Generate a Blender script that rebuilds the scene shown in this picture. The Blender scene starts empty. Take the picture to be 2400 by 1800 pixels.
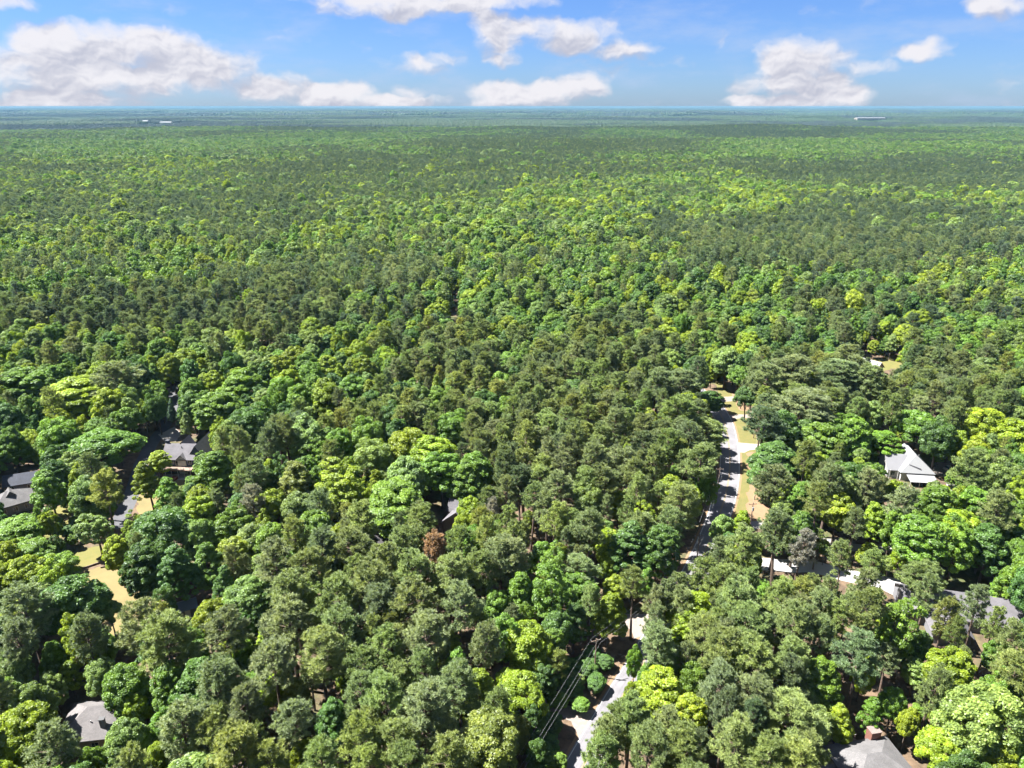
import bpy, math, random
import numpy as np

# ------------------------------------------------------------------ camera, sky, sun, exposure
sc = bpy.context.scene
CAM_H = 118.0
PITCH = math.radians(21.36)
FPX = 1664.0                                  # focal length in pixels of a 2400 px wide frame
cam_d = bpy.data.cameras.new('camera')
cam_d.sensor_width = 36.0
cam_d.lens = FPX / 2400.0 * 36.0
cam_d.clip_start = 1.0
cam_d.clip_end = 120000.0
cam = bpy.data.objects.new('camera', cam_d)
sc.collection.objects.link(cam)
cam.location = (0, 0, CAM_H)
cam.rotation_euler = (math.pi / 2 - PITCH, 0, 0)
sc.camera = cam

SUN_AZ = math.radians(-80.0)                  # from +Y, clockwise; the sun stands to the left
SUN_EL = math.radians(57.0)
SUN_STRENGTH = 5.0
SKY_STRENGTH = 0.05
EXPOSURE = 2.2
sc.view_settings.view_transform = 'Standard'
sc.view_settings.look = 'None'
sc.view_settings.exposure = EXPOSURE
sc.view_settings.gamma = 1.0
sc.view_settings.use_curve_mapping = False
sc.cycles.max_bounces = 6
sc.cycles.diffuse_bounces = 4
sc.cycles.glossy_bounces = 1
sc.cycles.transmission_bounces = 3
sc.cycles.volume_bounces = 0
sc.cycles.transparent_max_bounces = 4
sc.cycles.use_denoising = True
sc.cycles.denoiser = 'OPENIMAGEDENOISE'
sc.cycles.use_adaptive_sampling = True
sc.cycles.adaptive_threshold = 0.03
sc.cycles.sample_clamp_indirect = 6.0
sc.cycles.caustics_reflective = False
sc.cycles.caustics_refractive = False

sun_d = bpy.data.lights.new('sun', 'SUN')
sun_d.energy = SUN_STRENGTH
sun_d.angle = math.radians(0.53)
sun_d.color = (1.0, 0.97, 0.90)
sun = bpy.data.objects.new('sun', sun_d)
sc.collection.objects.link(sun)
sun.location = (0, 0, 500)
TO_SUN = (math.sin(SUN_AZ) * math.cos(SUN_EL), math.cos(SUN_AZ) * math.cos(SUN_EL), math.sin(SUN_EL))
from mathutils import Vector
sun.rotation_euler = Vector(TO_SUN).to_track_quat('Z', 'Y').to_euler()

CP, SP = math.cos(PITCH), math.sin(PITCH)
def ray(x, y):
    a = (x - 1200.0) / FPX; b = (900.0 - y) / FPX
    return np.array([a, CP + b * SP, -SP + b * CP])
def at(x, y, z=0.0):
    """ground-plan position of a picture point at height z"""
    d = ray(x, y); t = (z - CAM_H) / d[2]
    return np.array([d[0] * t, d[1] * t, z])
def depth(p): return p[1] * CP - (p[2] - CAM_H) * SP
def proj(p):
    p = np.asarray(p, float); rx = p[..., 0]; ry = p[..., 1]; rz = p[..., 2] - CAM_H
    zc = ry * CP - rz * SP; up = ry * SP + rz * CP
    return 1200 + FPX * rx / zc, 900 - FPX * up / zc, zc

def nn(nt, typ, **kw):
    n = nt.nodes.new(typ)
    for k, v in kw.items(): setattr(n, k, v)
    return n

def build_world():
    w = bpy.data.worlds.new('World'); sc.world = w; w.use_nodes = True
    nt = w.node_tree; L = nt.links.new
    nt.nodes.clear()
    out = nn(nt, 'ShaderNodeOutputWorld'); bg = nn(nt, 'ShaderNodeBackground')
    bg.inputs['Strength'].default_value = SKY_STRENGTH
    L(bg.outputs[0], out.inputs[0])
    sky = nn(nt, 'ShaderNodeTexSky'); sky.sky_type = 'NISHITA'; sky.sun_disc = False
    sky.sun_elevation = SUN_EL; sky.sun_rotation = SUN_AZ
    sky.air_density = 1.0; sky.dust_density = 0.35; sky.ozone_density = 4.0; sky.altitude = 300
    def m(op, a, b=None, c=None):
        n = nn(nt, 'ShaderNodeMath', operation=op)
        for i, v in enumerate((a, b, c)):
            if v is None: continue
            if isinstance(v, (int, float)): n.inputs[i].default_value = v
            else: L(v, n.inputs[i])
        return n.outputs[0]
    def sstep(v, lo, hi, a=0.0, b=1.0):
        n = nn(nt, 'ShaderNodeMapRange', interpolation_type='SMOOTHSTEP')
        L(v, n.inputs[0]); n.inputs[1].default_value = lo; n.inputs[2].default_value = hi
        n.inputs[3].default_value = a; n.inputs[4].default_value = b
        return n.outputs[0]
    tc = nn(nt, 'ShaderNodeTexCoord'); sep = nn(nt, 'ShaderNodeSeparateXYZ'); L(tc.outputs['Generated'], sep.inputs[0])
    X, Y, Z = sep.outputs
    U = m('MULTIPLY', m('ARCTAN2', X, Y), 57.2958)
    V = m('MULTIPLY', m('ARCSINE', Z), 57.2958)
    comb = nn(nt, 'ShaderNodeCombineXYZ'); L(U, comb.inputs[0]); L(V, comb.inputs[1])
    UV = comb.outputs[0]
    def noise(vec, scale, detail, rough, sx=1.0, sy=1.0, off=(0, 0, 0)):
        mp = nn(nt, 'ShaderNodeMapping'); L(vec, mp.inputs[0]); mp.inputs['Scale'].default_value = (sx, sy, 1); mp.inputs['Location'].default_value = off
        n = nn(nt, 'ShaderNodeTexNoise'); n.noise_dimensions = '2D'
        L(mp.outputs[0], n.inputs['Vector']); n.inputs['Scale'].default_value = scale
        n.inputs['Detail'].default_value = detail; n.inputs['Roughness'].default_value = rough
        return n.outputs[0]
    # warp the field a little so that cloud rims curl
    wn = nn(nt, 'ShaderNodeTexNoise'); wn.noise_dimensions = '2D'; L(UV, wn.inputs['Vector']); wn.inputs['Scale'].default_value = 0.55; wn.inputs['Detail'].default_value = 3
    wv = nn(nt, 'ShaderNodeVectorMath', operation='MULTIPLY_ADD'); L(wn.outputs['Color'], wv.inputs[0]); wv.inputs[1].default_value = (1.6, 0.9, 0); L(UV, wv.inputs[2])
    wo = nn(nt, 'ShaderNodeVectorMath', operation='SUBTRACT'); L(wv.outputs[0], wo.inputs[0]); wo.inputs[1].default_value = (0.8, 0.45, 0)
    P = wo.outputs[0]
    # the cumulus in view: centre and half size in picture pixels, thickness
    puffs = CLOUDS
    up = nn(nt, 'ShaderNodeVectorMath', operation='ADD'); L(P, up.inputs[0]); up.inputs[1].default_value = (-0.35, 0.95, 0)
    field = fup = None
    for (cx, cy, rx, ry, th) in puffs:
        d = ray(cx, cy); d = d / np.linalg.norm(d)
        u = math.degrees(math.atan2(d[0], d[1])); v = math.degrees(math.asin(d[2]))
        k = math.degrees(math.cos(math.atan2(math.hypot(cx - 1200, 900 - cy), FPX)) ** 1.6 / FPX)
        def blob(src):
            s = nn(nt, 'ShaderNodeVectorMath', operation='SUBTRACT'); L(src, s.inputs[0]); s.inputs[1].default_value = (u, v, 0)
            q = nn(nt, 'ShaderNodeVectorMath', operation='MULTIPLY'); L(s.outputs[0], q.inputs[0]); q.inputs[1].default_value = (1 / (rx * k), 1 / (ry * k), 0)
            l = nn(nt, 'ShaderNodeVectorMath', operation='DOT_PRODUCT'); L(q.outputs[0], l.inputs[0]); L(q.outputs[0], l.inputs[1])
            return m('MULTIPLY', m('SUBTRACT', 1.0, m('MINIMUM', l.outputs['Value'], 3.0)), th)
        f = blob(P); g_ = blob(up.outputs[0])
        field = f if field is None else m('SMOOTH_MAX', field, f, 0.25)
        fup = g_ if fup is None else m('SMOOTH_MAX', fup, g_, 0.25)
    # the same kind of broken cumulus goes on over the rest of the sky
    gen = m('MULTIPLY', m('SUBTRACT', noise(UV, 0.085, 3.0, 0.5, 1.0, 2.0, (31.7, 8.3, 0)), 0.51), 6.0)
    away = m('MAXIMUM', sstep(m('ABSOLUTE', U), 40, 46), sstep(V, 8.5, 11))
    gen = m('SUBTRACT', m('ADD', gen, m('MULTIPLY', away, 2.0)), 2.0)
    body = m('SUBTRACT', field, fup); field = m('SMOOTH_MAX', field, gen, 0.3)
    n1 = noise(P, 0.32, 6.0, 0.46, 1.0, 1.7)
    n2 = noise(P, 0.32, 6.0, 0.46, 1.0, 1.7, (0.14, -0.34, 0))
    cov = m('ADD', field, m('MULTIPLY', m('SUBTRACT', n1, 0.5), 2.4))
    alpha = sstep(cov, -0.35, 0.85)
    wisp = m('MULTIPLY', sstep(noise(UV, 0.10, 5.0, 0.62, 1.0, 3.2, (3.0, 1.0, 0)), 0.44, 0.80), 0.42)
    # light: sunlit billows, greyer undersides
    rel = m('MULTIPLY', m('SUBTRACT', n1, n2), 2.6)
    core = sstep(cov, 0.3, 2.4)
    lit = m('ADD', m('ADD', m('SUBTRACT', 0.62, m('MULTIPLY', core, 0.22)), rel), m('MULTIPLY', m('MAXIMUM', m('MINIMUM', body, 1.2), -1.2), 0.34))
    ramp = nn(nt, 'ShaderNodeMixRGB'); L(sstep(lit, 0.2, 1.0), ramp.inputs[0])
    ramp.inputs[1].default_value = (2.40, 2.46, 2.93, 1); ramp.inputs[2].default_value = (3.97, 3.90, 4.08, 1)
    # clear sky a touch cleaner than the raw model
    tintn = nn(nt, 'ShaderNodeMixRGB', blend_type='MULTIPLY'); tintn.inputs[0].default_value = 1.0
    L(sky.outputs[0], tintn.inputs[1]); tintn.inputs[2].default_value = SKY_TINT
    mw = nn(nt, 'ShaderNodeMixRGB'); L(wisp, mw.inputs[0]); L(tintn.outputs[0], mw.inputs[1]); mw.inputs[2].default_value = (2.43, 2.93, 3.97, 1)
    mc = nn(nt, 'ShaderNodeMixRGB'); L(m('MULTIPLY', alpha, 0.96), mc.inputs[0]); L(mw.outputs[0], mc.inputs[1]); L(ramp.outputs[0], mc.inputs[2])
    L(mc.outputs[0], bg.inputs['Color'])
    w.cycles.sampling_method = 'MANUAL'; w.cycles.sample_map_resolution = 512

SKY_TINT = (0.302, 0.424, 0.685, 1)
CLOUDS = [
    (300, 110, 250, 62, 1.15), (130, 130, 170, 70, 1.2), (450, 155, 150, 70, 1.15), (250, 185, 330, 55, 1.25), (120, 235, 240, 32, 1.0),
    (40, 0, 75, 22, .6), (630, 200, 100, 42, .75), (545, 150, 60, 40, .6),
    (790, 224, 110, 34, 1.3), (900, 238, 150, 22, 1.2), (965, 216, 46, 22, .8),
    (1000, 4, 330, 26, 1.1), (900, 20, 150, 28, .9), (1160, 75, 70, 60, .9), (1330, 85, 130, 40, 1.1), (1460, 112, 90, 26, .9), (1240, 60, 110, 30, .9),
    (1180, 140, 48, 20, .6), (960, 150, 75, 22, .55), (1030, 138, 40, 13, .4),
    (1230, 222, 140, 34, 1.15), (1360, 203, 70, 32, 1.0), (1150, 240, 60, 18, .8),
    (1870, 140, 120, 60, 1.15), (1860, 190, 140, 45, 1.1), (1880, 112, 55, 32, .9), (1820, 238, 130, 20, 1.0), (1950, 225, 100, 32, .7),
    (2180, 122, 62, 32, .9), (2350, 10, 85, 38, .95), (2030, 160, 60, 15, .3), 
]
build_world()

# ------------------------------------------------------------------ helpers
rng = np.random.default_rng(7)
random.seed(7)
COL = sc.collection

def norm(v): return v / np.maximum(np.linalg.norm(v, axis=-1, keepdims=True), 1e-9)

def mesh_np(name, V, F, mats=(), attrs=None, midx=None, smooth=False):
    """V (n,3); F (m,k) all faces of one size, or a list of lists"""
    me = bpy.data.meshes.new(name)
    V = np.asarray(V, np.float32)
    if isinstance(F, np.ndarray):
        m_, k = F.shape
        me.vertices.add(len(V)); me.vertices.foreach_set('co', V.ravel())
        me.loops.add(m_ * k); me.loops.foreach_set('vertex_index', F.ravel().astype(np.int32))
        me.polygons.add(m_)
        me.polygons.foreach_set('loop_start', np.arange(0, m_ * k, k, dtype=np.int32))
        me.polygons.foreach_set('loop_total', np.full(m_, k, np.int32))
    else:
        me.from_pydata([tuple(map(float, v)) for v in V], [], F)
    for mt in mats: me.materials.append(mt)
    if midx is not None: me.polygons.foreach_set('material_index', np.asarray(midx, np.int32))
    if smooth: me.polygons.foreach_set('use_smooth', np.ones(len(me.polygons), bool))
    for k, a in (attrs or {}).items():
        at_ = me.attributes.new(k, 'FLOAT', 'POINT'); at_.data.foreach_set('value', np.asarray(a, np.float32))
    me.update(calc_edges=True); me.validate()
    return me

def obj(name, me, parent=None, loc=None, **props):
    o = bpy.data.objects.new(name, me); COL.objects.link(o)
    if parent is not None: o.parent = parent
    if loc is not None: o.location = [float(c) for c in loc]
    for k, v in props.items(): o[k] = v
    return o

def thing(name, label, cat, loc, rotz=0.0, group=None):
    o = bpy.data.objects.new(name, None); COL.objects.link(o); o.empty_display_size = 0.5
    o.location = [float(c) for c in loc]; o.rotation_euler = (0, 0, rotz); o['label'] = label; o['category'] = cat
    if group: o['group'] = group
    return o

def vnoise(x, y, seed=0):
    """smooth value noise in -1..1"""
    x = np.asarray(x, float); y = np.asarray(y, float)
    xi = np.floor(x); yi = np.floor(y); fx = x - xi; fy = y - yi
    def h(a, b):
        s = np.sin(a * 127.1 + b * 311.7 + seed * 74.7) * 43758.5453
        return s - np.floor(s)
    u = fx * fx * (3 - 2 * fx); v = fy * fy * (3 - 2 * fy)
    a = h(xi, yi) * (1 - u) + h(xi + 1, yi) * u; b = h(xi, yi + 1) * (1 - u) + h(xi + 1, yi + 1) * u
    return (a * (1 - v) + b * v) * 2 - 1
def fbm(x, y, seed=0, o=4):
    s = 0; a = 1; t = 0
    for i in range(o):
        s = s + a * vnoise(x * 2 ** i, y * 2 ** i, seed + i * 13); t += a; a *= .5
    return s / t

def smooth01(x, a, b):
    t = np.clip((x - a) / (b - a), 0, 1); return t * t * (3 - 2 * t)
def terrain(x, y):
    r = np.hypot(x, y)
    a = smooth01(r, 620, 2400) * 20 + smooth01(r, 3500, 15000) * 42
    return a * (fbm(x / 1300, y / 1000, 5, 3) - 0.15)

def in_poly(px, py, poly):
    c = False; j = len(poly) - 1
    for i in range(len(poly)):
        xi, yi = poly[i]; xj, yj = poly[j]
        if (yi > py) != (yj > py) and px < (xj - xi) * (py - yi) / (yj - yi) + xi: c = not c
        j = i
    return c

# ------------------------------------------------------------------ materials
def mat(name, build):
    m = bpy.data.materials.new(name); m.use_nodes = True
    nt = m.node_tree; nt.nodes.clear(); out = nn(nt, 'ShaderNodeOutputMaterial')
    build(nt, out); return m

def plain(name, col, rough=0.8, var=0.15, scale=1.5, metal=0.0, bump=0.0, col2=None, coord='Object'):
    def b(nt, out):
        L = nt.links.new
        p = nn(nt, 'ShaderNodeBsdfPrincipled'); L(p.outputs[0], out.inputs[0])
        p.inputs['Roughness'].default_value = rough; p.inputs['Metallic'].default_value = metal
        tc = nn(nt, 'ShaderNodeTexCoord'); n = nn(nt, 'ShaderNodeTexNoise'); L(tc.outputs[coord], n.inputs['Vector'])
        n.inputs['Scale'].default_value = scale; n.inputs['Detail'].default_value = 6; n.inputs['Roughness'].default_value = .65
        r = nn(nt, 'ShaderNodeValToRGB'); L(n.outputs[0], r.inputs[0])
        c2 = col2 or tuple(c * (1 - var) for c in col); c1 = col if col2 else tuple(min(1, c * (1 + var)) for c in col)
        r.color_ramp.elements[0].color = (*c2, 1); r.color_ramp.elements[1].color = (*c1, 1)
        r.color_ramp.elements[0].position = .3; r.color_ramp.elements[1].position = .7
        L(r.outputs[0], p.inputs['Base Color'])
        if bump:
            bp = nn(nt, 'ShaderNodeBump'); bp.inputs['Strength'].default_value = bump; L(n.outputs[0], bp.inputs['Height']); L(bp.outputs[0], p.inputs['Normal'])
    return mat(name, b)

def foliage_mat(name, trans, gloss):
    def b(nt, out):
        L = nt.links.new
        at_ = nn(nt, 'ShaderNodeAttribute', attribute_type='INSTANCER', attribute_name='tint')
        lv = nn(nt, 'ShaderNodeAttribute', attribute_type='GEOMETRY', attribute_name='leafvar')
        cx = nn(nt, 'ShaderNodeCombineXYZ')
        for ii, ex in enumerate((1.15, 1.0, .8)):
            q = nn(nt, 'ShaderNodeMath', operation='POWER'); L(lv.outputs['Fac'], q.inputs[0]); q.inputs[1].default_value = ex; L(q.outputs[0], cx.inputs[ii])
        mul = nn(nt, 'ShaderNodeVectorMath', operation='MULTIPLY'); L(at_.outputs['Vector'], mul.inputs[0]); L(cx.outputs[0], mul.inputs[1])
        d = nn(nt, 'ShaderNodeBsdfDiffuse'); L(mul.outputs[0], d.inputs[0])
        t = nn(nt, 'ShaderNodeBsdfTranslucent')
        tm = nn(nt, 'ShaderNodeVectorMath', operation='MULTIPLY'); L(mul.outputs[0], tm.inputs[0]); tm.inputs[1].default_value = (1.15, 1.15, .55)
        L(tm.outputs[0], t.inputs[0])
        mx = nn(nt, 'ShaderNodeMixShader'); mx.inputs[0].default_value = trans; L(d.outputs[0], mx.inputs[1]); L(t.outputs[0], mx.inputs[2])
        if gloss > 0:
            g = nn(nt, 'ShaderNodeBsdfGlossy'); g.inputs['Roughness'].default_value = .5; g.inputs['Color'].default_value = (.8, .85, .9, 1)
            m2 = nn(nt, 'ShaderNodeMixShader'); m2.inputs[0].default_value = gloss; L(mx.outputs[0], m2.inputs[1]); L(g.outputs[0], m2.inputs[2]); L(m2.outputs[0], out.inputs[0])
        else: L(mx.outputs[0], out.inputs[0])
    return mat(name, b)

M_LEAF = foliage_mat('leaf_foliage', 0.46, 0.03)
M_NEEDLE = foliage_mat('needle_foliage', 0.44, 0.02)
M_BARK = plain('bark', (.085, .062, .047), .9, .35, 3.0, bump=.3)
M_PBARK = plain('pine_bark', (.105, .072, .055), .9, .35, 3.0, bump=.3)

def ground_mat():
    def b(nt, out):
        L = nt.links.new
        p = nn(nt, 'ShaderNodeBsdfPrincipled'); L(p.outputs[0], out.inputs[0]); p.inputs['Roughness'].default_value = .95
        g = nn(nt, 'ShaderNodeNewGeometry')
        def noi(s, d=6, r=.6):
            n = nn(nt, 'ShaderNodeTexNoise'); L(g.outputs['Position'], n.inputs['Vector']); n.inputs['Scale'].default_value = s; n.inputs['Detail'].default_value = d; n.inputs['Roughness'].default_value = r; return n.outputs[0]
        def ramp(v, c0, c1, a=.35, b_=.65):
            r = nn(nt, 'ShaderNodeValToRGB'); L(v, r.inputs[0]); r.color_ramp.elements[0].color = (*c0, 1); r.color_ramp.elements[1].color = (*c1, 1); r.color_ramp.elements[0].position = a; r.color_ramp.elements[1].position = b_; return r.outputs[0]
        litter = ramp(noi(.35, 9, .72), (.045, .030, .019), (.15, .10, .062))
        green = ramp(noi(.9, 6), (.03, .045, .012), (.075, .085, .024))
        mx = nn(nt, 'ShaderNodeMixRGB'); L(ramp(noi(.06, 6), (0, 0, 0), (1, 1, 1), .52, .64), mx.inputs[0]); L(litter, mx.inputs[1]); L(green, mx.inputs[2])
        far = nn(nt, 'ShaderNodeVectorMath', operation='LENGTH'); L(g.outputs['Position'], far.inputs[0])
        mr = nn(nt, 'ShaderNodeMapRange'); L(far.outputs['Value'], mr.inputs[0]); mr.inputs[1].default_value = 1200; mr.inputs[2].default_value = 3000
        m2 = nn(nt, 'ShaderNodeMixRGB'); L(mr.outputs[0], m2.inputs[0]); L(mx.outputs[0], m2.inputs[1]); m2.inputs[2].default_value = (.035, .055, .02, 1)
        L(m2.outputs[0], p.inputs['Base Color'])
        bp = nn(nt, 'ShaderNodeBump'); bp.inputs['Strength'].default_value = .5; bp.inputs['Distance'].default_value = .3; L(noi(1.2, 6), bp.inputs['Height']); L(bp.outputs[0], p.inputs['Normal'])
    return mat('forest_floor', b)
M_GROUND = ground_mat()
M_ASPH = plain('weathered_asphalt', (.140, .135, .147), .9, .2, .22, bump=.05)
M_DRIVE = plain('shaded_asphalt', (.07, .07, .078), .9, .2, .3)  # asphalt colour darkened to carry the shade over this drive
M_LINEW = plain('white_road_paint', (.42, .41, .39), .7, .08, 2)
M_LINEY = plain('yellow_road_paint', (.26, .17, .06), .7, .1, 2)
M_CONC = plain('pale_concrete', (.25, .235, .215), .85, .10, .5)
M_GRAVEL = plain('pale_gravel', (.20, .168, .148), .95, .18, 1.2, bump=.2)
M_PAD = plain('white_concrete', (.34, .33, .32), .8, .06, .6)
M_VERGE = plain('mown_verge_grass', (.135, .112, .035), .95, .1, .25, col2=(.085, .088, .022), bump=.2)
M_VERGEDRY = plain('dry_verge', (.185, .118, .066), .95, .14, .4, bump=.2)
M_LAWN = plain('tan_lawn', (.185, .135, .055), .95, .1, .18, col2=(.125, .105, .042), bump=.15)
M_LAWNG = plain('green_lawn', (.095, .10, .022), .95, .1, .25, col2=(.14, .12, .035), bump=.15)

# ------------------------------------------------------------------ the ground
def build_ground():
    nr, na = 84, 240
    r = np.concatenate([[0.0], np.geomspace(30, 46000, nr)])
    a = np.linspace(0, 2 * np.pi, na, endpoint=False)
    V = [(0, 0, 0)]
    R, A = np.meshgrid(r[1:], a, indexing='ij')
    x = R * np.sin(A); y = R * np.cos(A)
    V = np.concatenate([[[0, 0, 0]], np.stack([x, y, terrain(x, y) - .0], -1).reshape(-1, 3)])
    F = [(0, 1 + (j + 1) % na, 1 + j) for j in range(na)]
    for i in range(nr - 1):
        for j in range(na):
            j2 = (j + 1) % na
            F.append((1 + i * na + j, 1 + i * na + j2, 1 + (i + 1) * na + j2, 1 + (i + 1) * na + j))
    me = mesh_np('ground', V, F, [M_GROUND])
    import bmesh
    bm = bmesh.new(); bm.from_mesh(me); bmesh.ops.recalc_face_normals(bm, faces=bm.faces); bm.to_mesh(me); bm.free()
    obj('ground', me, kind='structure')
build_ground()

def sheet_poly(name, pxs, z, m, jitter=0.0, **props):
    """flat patch from picture points lying on the ground; outline densified and roughened"""
    P = [at(x, y, 0)[:2] for x, y in pxs]
    Q = []
    for i in range(len(P)):
        a, b = P[i], P[(i + 1) % len(P)]
        n = max(2, int(np.linalg.norm(b - a) / 1.2))
        for k in range(n): Q.append(a + (b - a) * k / n)
    Q = np.array(Q)
    if jitter: Q = Q + np.stack([vnoise(Q[:, 0] * .6, Q[:, 1] * .6, 3), vnoise(Q[:, 0] * .6, Q[:, 1] * .6, 9)], -1) * jitter
    V = np.concatenate([Q, np.full((len(Q), 1), z)], 1)
    import bmesh
    me = bpy.data.meshes.new(name); bm = bmesh.new()
    vs = [bm.verts.new(v) for v in V]; f = bm.faces.new(vs)
    bmesh.ops.triangulate(bm, faces=[f]); bmesh.ops.recalc_face_normals(bm, faces=bm.faces)
    for f in bm.faces:
        if f.normal.z < 0: f.normal_flip()
    bm.to_mesh(me); bm.free(); me.materials.append(m)
    return obj(name, me, **props)

def catmull(P, step=2.0):
    P = [np.asarray(p, float) for p in P]; P = [2 * P[0] - P[1]] + P + [2 * P[-1] - P[-2]]
    out = []
    for i in range(1, len(P) - 2):
        n = max(2, int(np.linalg.norm(P[i + 1] - P[i]) / step))
        for k in range(n):
            t = k / n
            out.append(.5 * ((2 * P[i]) + (-P[i - 1] + P[i + 1]) * t + (2 * P[i - 1] - 5 * P[i] + 4 * P[i + 1] - P[i + 2]) * t * t + (-P[i - 1] + 3 * P[i] - 3 * P[i + 1] + P[i + 2]) * t ** 3))
    out.append(P[-2]); return np.array(out)

def ribbon(name, C, off0, off1, z, m, **props):
    T = norm(np.gradient(C, axis=0)); N = np.stack([T[:, 1], -T[:, 0]], -1)      # to the right of travel
    A = C + N * off0; B = C + N * off1; n = len(C)
    zz = np.full((n, 1), z)
    V = np.concatenate([np.concatenate([A, zz], 1), np.concatenate([B, zz], 1)])
    F = np.array([(i, n + i, n + i + 1, i + 1) for i in range(n - 1)])
    return obj(name, mesh_np(name, V, F, [m]), **props)

ROAD_PX = [(1300, 1920), (1364, 1800), (1420, 1700), (1462, 1627), (1496, 1572), (1549, 1480), (1597, 1400), (1640, 1320), (1668, 1255), (1690, 1195),
           (1704, 1145), (1710.5, 1090), (1708, 1040), (1699, 995), (1683, 962), (1655, 930), (1610, 900), (1560, 878)]
ROAD = catmull([at(x, y)[:2] for x, y in ROAD_PX])
ribbon('road_shoulder', ROAD, -4.2, 4.2, .004, M_VERGEDRY, kind='structure')
road = ribbon('road', ROAD, -3.55, 3.55, .010, M_ASPH, kind='structure')
ribbon('edge_line', ROAD, -3.30, -3.12, .016, M_LINEW, parent=road)
ribbon('edge_line', ROAD, 3.12, 3.30, .016, M_LINEW, parent=road)
ribbon('centre_line', ROAD, -.20, -.08, .016, M_LINEY, parent=road)
ribbon('centre_line', ROAD, .08, .20, .016, M_LINEY, parent=road)

sheet_poly('verge', [(1700, 1225), (1716, 1192), (1727, 1160), (1735, 1110), (1735, 1075), (1730, 1040), (1716, 990), (1700, 962), (1682, 930), (1677, 893), (1712, 893), (1738, 930), (1752, 975), (1768, 1010), (1782, 1050), (1766, 1085), (1776, 1120), (1782, 1160), (1800, 1195), (1790, 1235)], .002, M_VERGE, .5, kind='structure')
sheet_poly('dry_verge', [(1745, 1235), (1752, 1170), (1757, 1120), (1750, 1070), (1745, 1062), (1765, 1060), (1780, 1120), (1790, 1160), (1815, 1195), (1800, 1240)], .006, M_VERGEDRY, .9, kind='structure')
sheet_poly('dry_verge', [(1694, 893), (1725, 893), (1757, 970), (1735, 960), (1708, 915)], .006, M_VERGEDRY, .9, kind='structure')
sheet_poly('driveway', [(1729, 1037), (1760, 1040), (1790, 1041), (1830, 1043), (1830, 1053), (1785, 1052), (1757, 1055), (1744, 1061), (1734, 1060)], .008, M_CONC, kind='structure')
sheet_poly('driveway', [(1706, 973), (1735, 971), (1790, 972), (1790, 981), (1740, 980), (1716, 983)], .008, M_GRAVEL, kind='structure')
sheet_poly('driveway', [(1670, 931), (1720, 929), (1770, 930), (1770, 941), (1725, 940), (1690, 942), (1675, 938)], .008, M_GRAVEL, kind='structure')
def drive(pts, w, m):
    C = catmull([at(x, y)[:2] for x, y in pts]); ribbon('driveway', C, -w, w, .008, m, kind='structure'); return C
drive([(1655, 1285), (1700, 1302), (1760, 1318), (1840, 1326), (1900, 1327), (1970, 1345), (2040, 1360), (2112, 1372)], 3.0, M_PAD)
sheet_poly('driveway', [(2036, 1354), (2116, 1366), (2112, 1386), (2092, 1394), (2060, 1378)], .012, M_PAD, kind='structure')
drive([(1672, 1240), (1730, 1236), (1790, 1230), (1870, 1245), (1950, 1270), (2010, 1284), (2090, 1280), (2150, 1250), (2215, 1200), (2235, 1150), (2225, 1110)], 2.0, M_CONC)
sheet_poly('parking_pad', [(2182, 1098), (2200, 1085), (2235, 1084), (2250, 1098), (2225, 1110), (2195, 1112)], .012, M_GRAVEL, .6, kind='structure')
sheet_poly('driveway', [(1440, 1452), (1470, 1440), (1512, 1438), (1560, 1440), (1600, 1448), (1560, 1466), (1524, 1480), (1490, 1496), (1470, 1474)], .008, M_GRAVEL, .6, kind='structure')
sheet_poly('driveway', [(1240, 1635), (1300, 1640), (1350, 1660), (1398, 1668), (1372, 1722), (1352, 1730), (1338, 1690), (1280, 1660)], .008, M_GRAVEL, .6, kind='structure')
sheet_poly('lawn', [(172, 1342), (230, 1330), (292, 1318), (310, 1370), (350, 1395), (352, 1432), (318, 1460), (290, 1510), (250, 1500), (225, 1410)], .004, M_LAWN, .6, kind='structure')
sheet_poly('lawn', [(155, 1306), (205, 1284), (262, 1276), (262, 1308), (232, 1316), (176, 1338)], .004, M_LAWNG, .6, kind='structure')
sheet_poly('lawn', [(318, 1140), (345, 1120), (440, 1116), (470, 1120), (460, 1160), (370, 1210), (345, 1225), (322, 1200)], .004, M_LAWN, .8, kind='structure')
sheet_poly('lawn', [(85, 1222), (110, 1195), (165, 1180), (172, 1225), (160, 1260), (110, 1262)], .004, M_LAWNG, .8, kind='structure')
sheet_poly('lawn', [(2045, 842), (2080, 836), (2118, 846), (2110, 862), (2062, 872)], .004, M_LAWNG, 1.0, kind='structure')
drive([(405, 905), (408, 930), (402, 965), (385, 1000), (362, 1030), (345, 1060), (330, 1090), (318, 1130), (300, 1180), (270, 1240)], 2.4, M_DRIVE)
sheet_poly('patio', [(372, 1112), (446, 1110), (444, 1124), (398, 1126)], .012, M_CONC, kind='structure')
sheet_poly('parking_pad', [(372, 1018), (410, 1000), (425, 1018), (412, 1034), (385, 1034)], .012, M_CONC, .3, kind='structure')

# ------------------------------------------------------------------ houses
def box_vf(x0, x1, y0, y1, z0, z1):
    V = [(x0, y0, z0), (x1, y0, z0), (x1, y1, z0), (x0, y1, z0), (x0, y0, z1), (x1, y0, z1), (x1, y1, z1), (x0, y1, z1)]
    return V, [(3, 2, 1, 0), (4, 5, 6, 7), (0, 1, 5, 4), (1, 2, 6, 5), (2, 3, 7, 6), (3, 0, 4, 7)]
def part(name, parent, V, F, m, **props):
    return obj(name, mesh_np(name, V, [list(f) for f in F], [m]), parent, **props)
def pbox(name, parent, x0, x1, y0, y1, z0, z1, m, **props):
    V, F = box_vf(x0, x1, y0, y1, z0, z1); return part(name, parent, V, F, m, **props)

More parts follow.
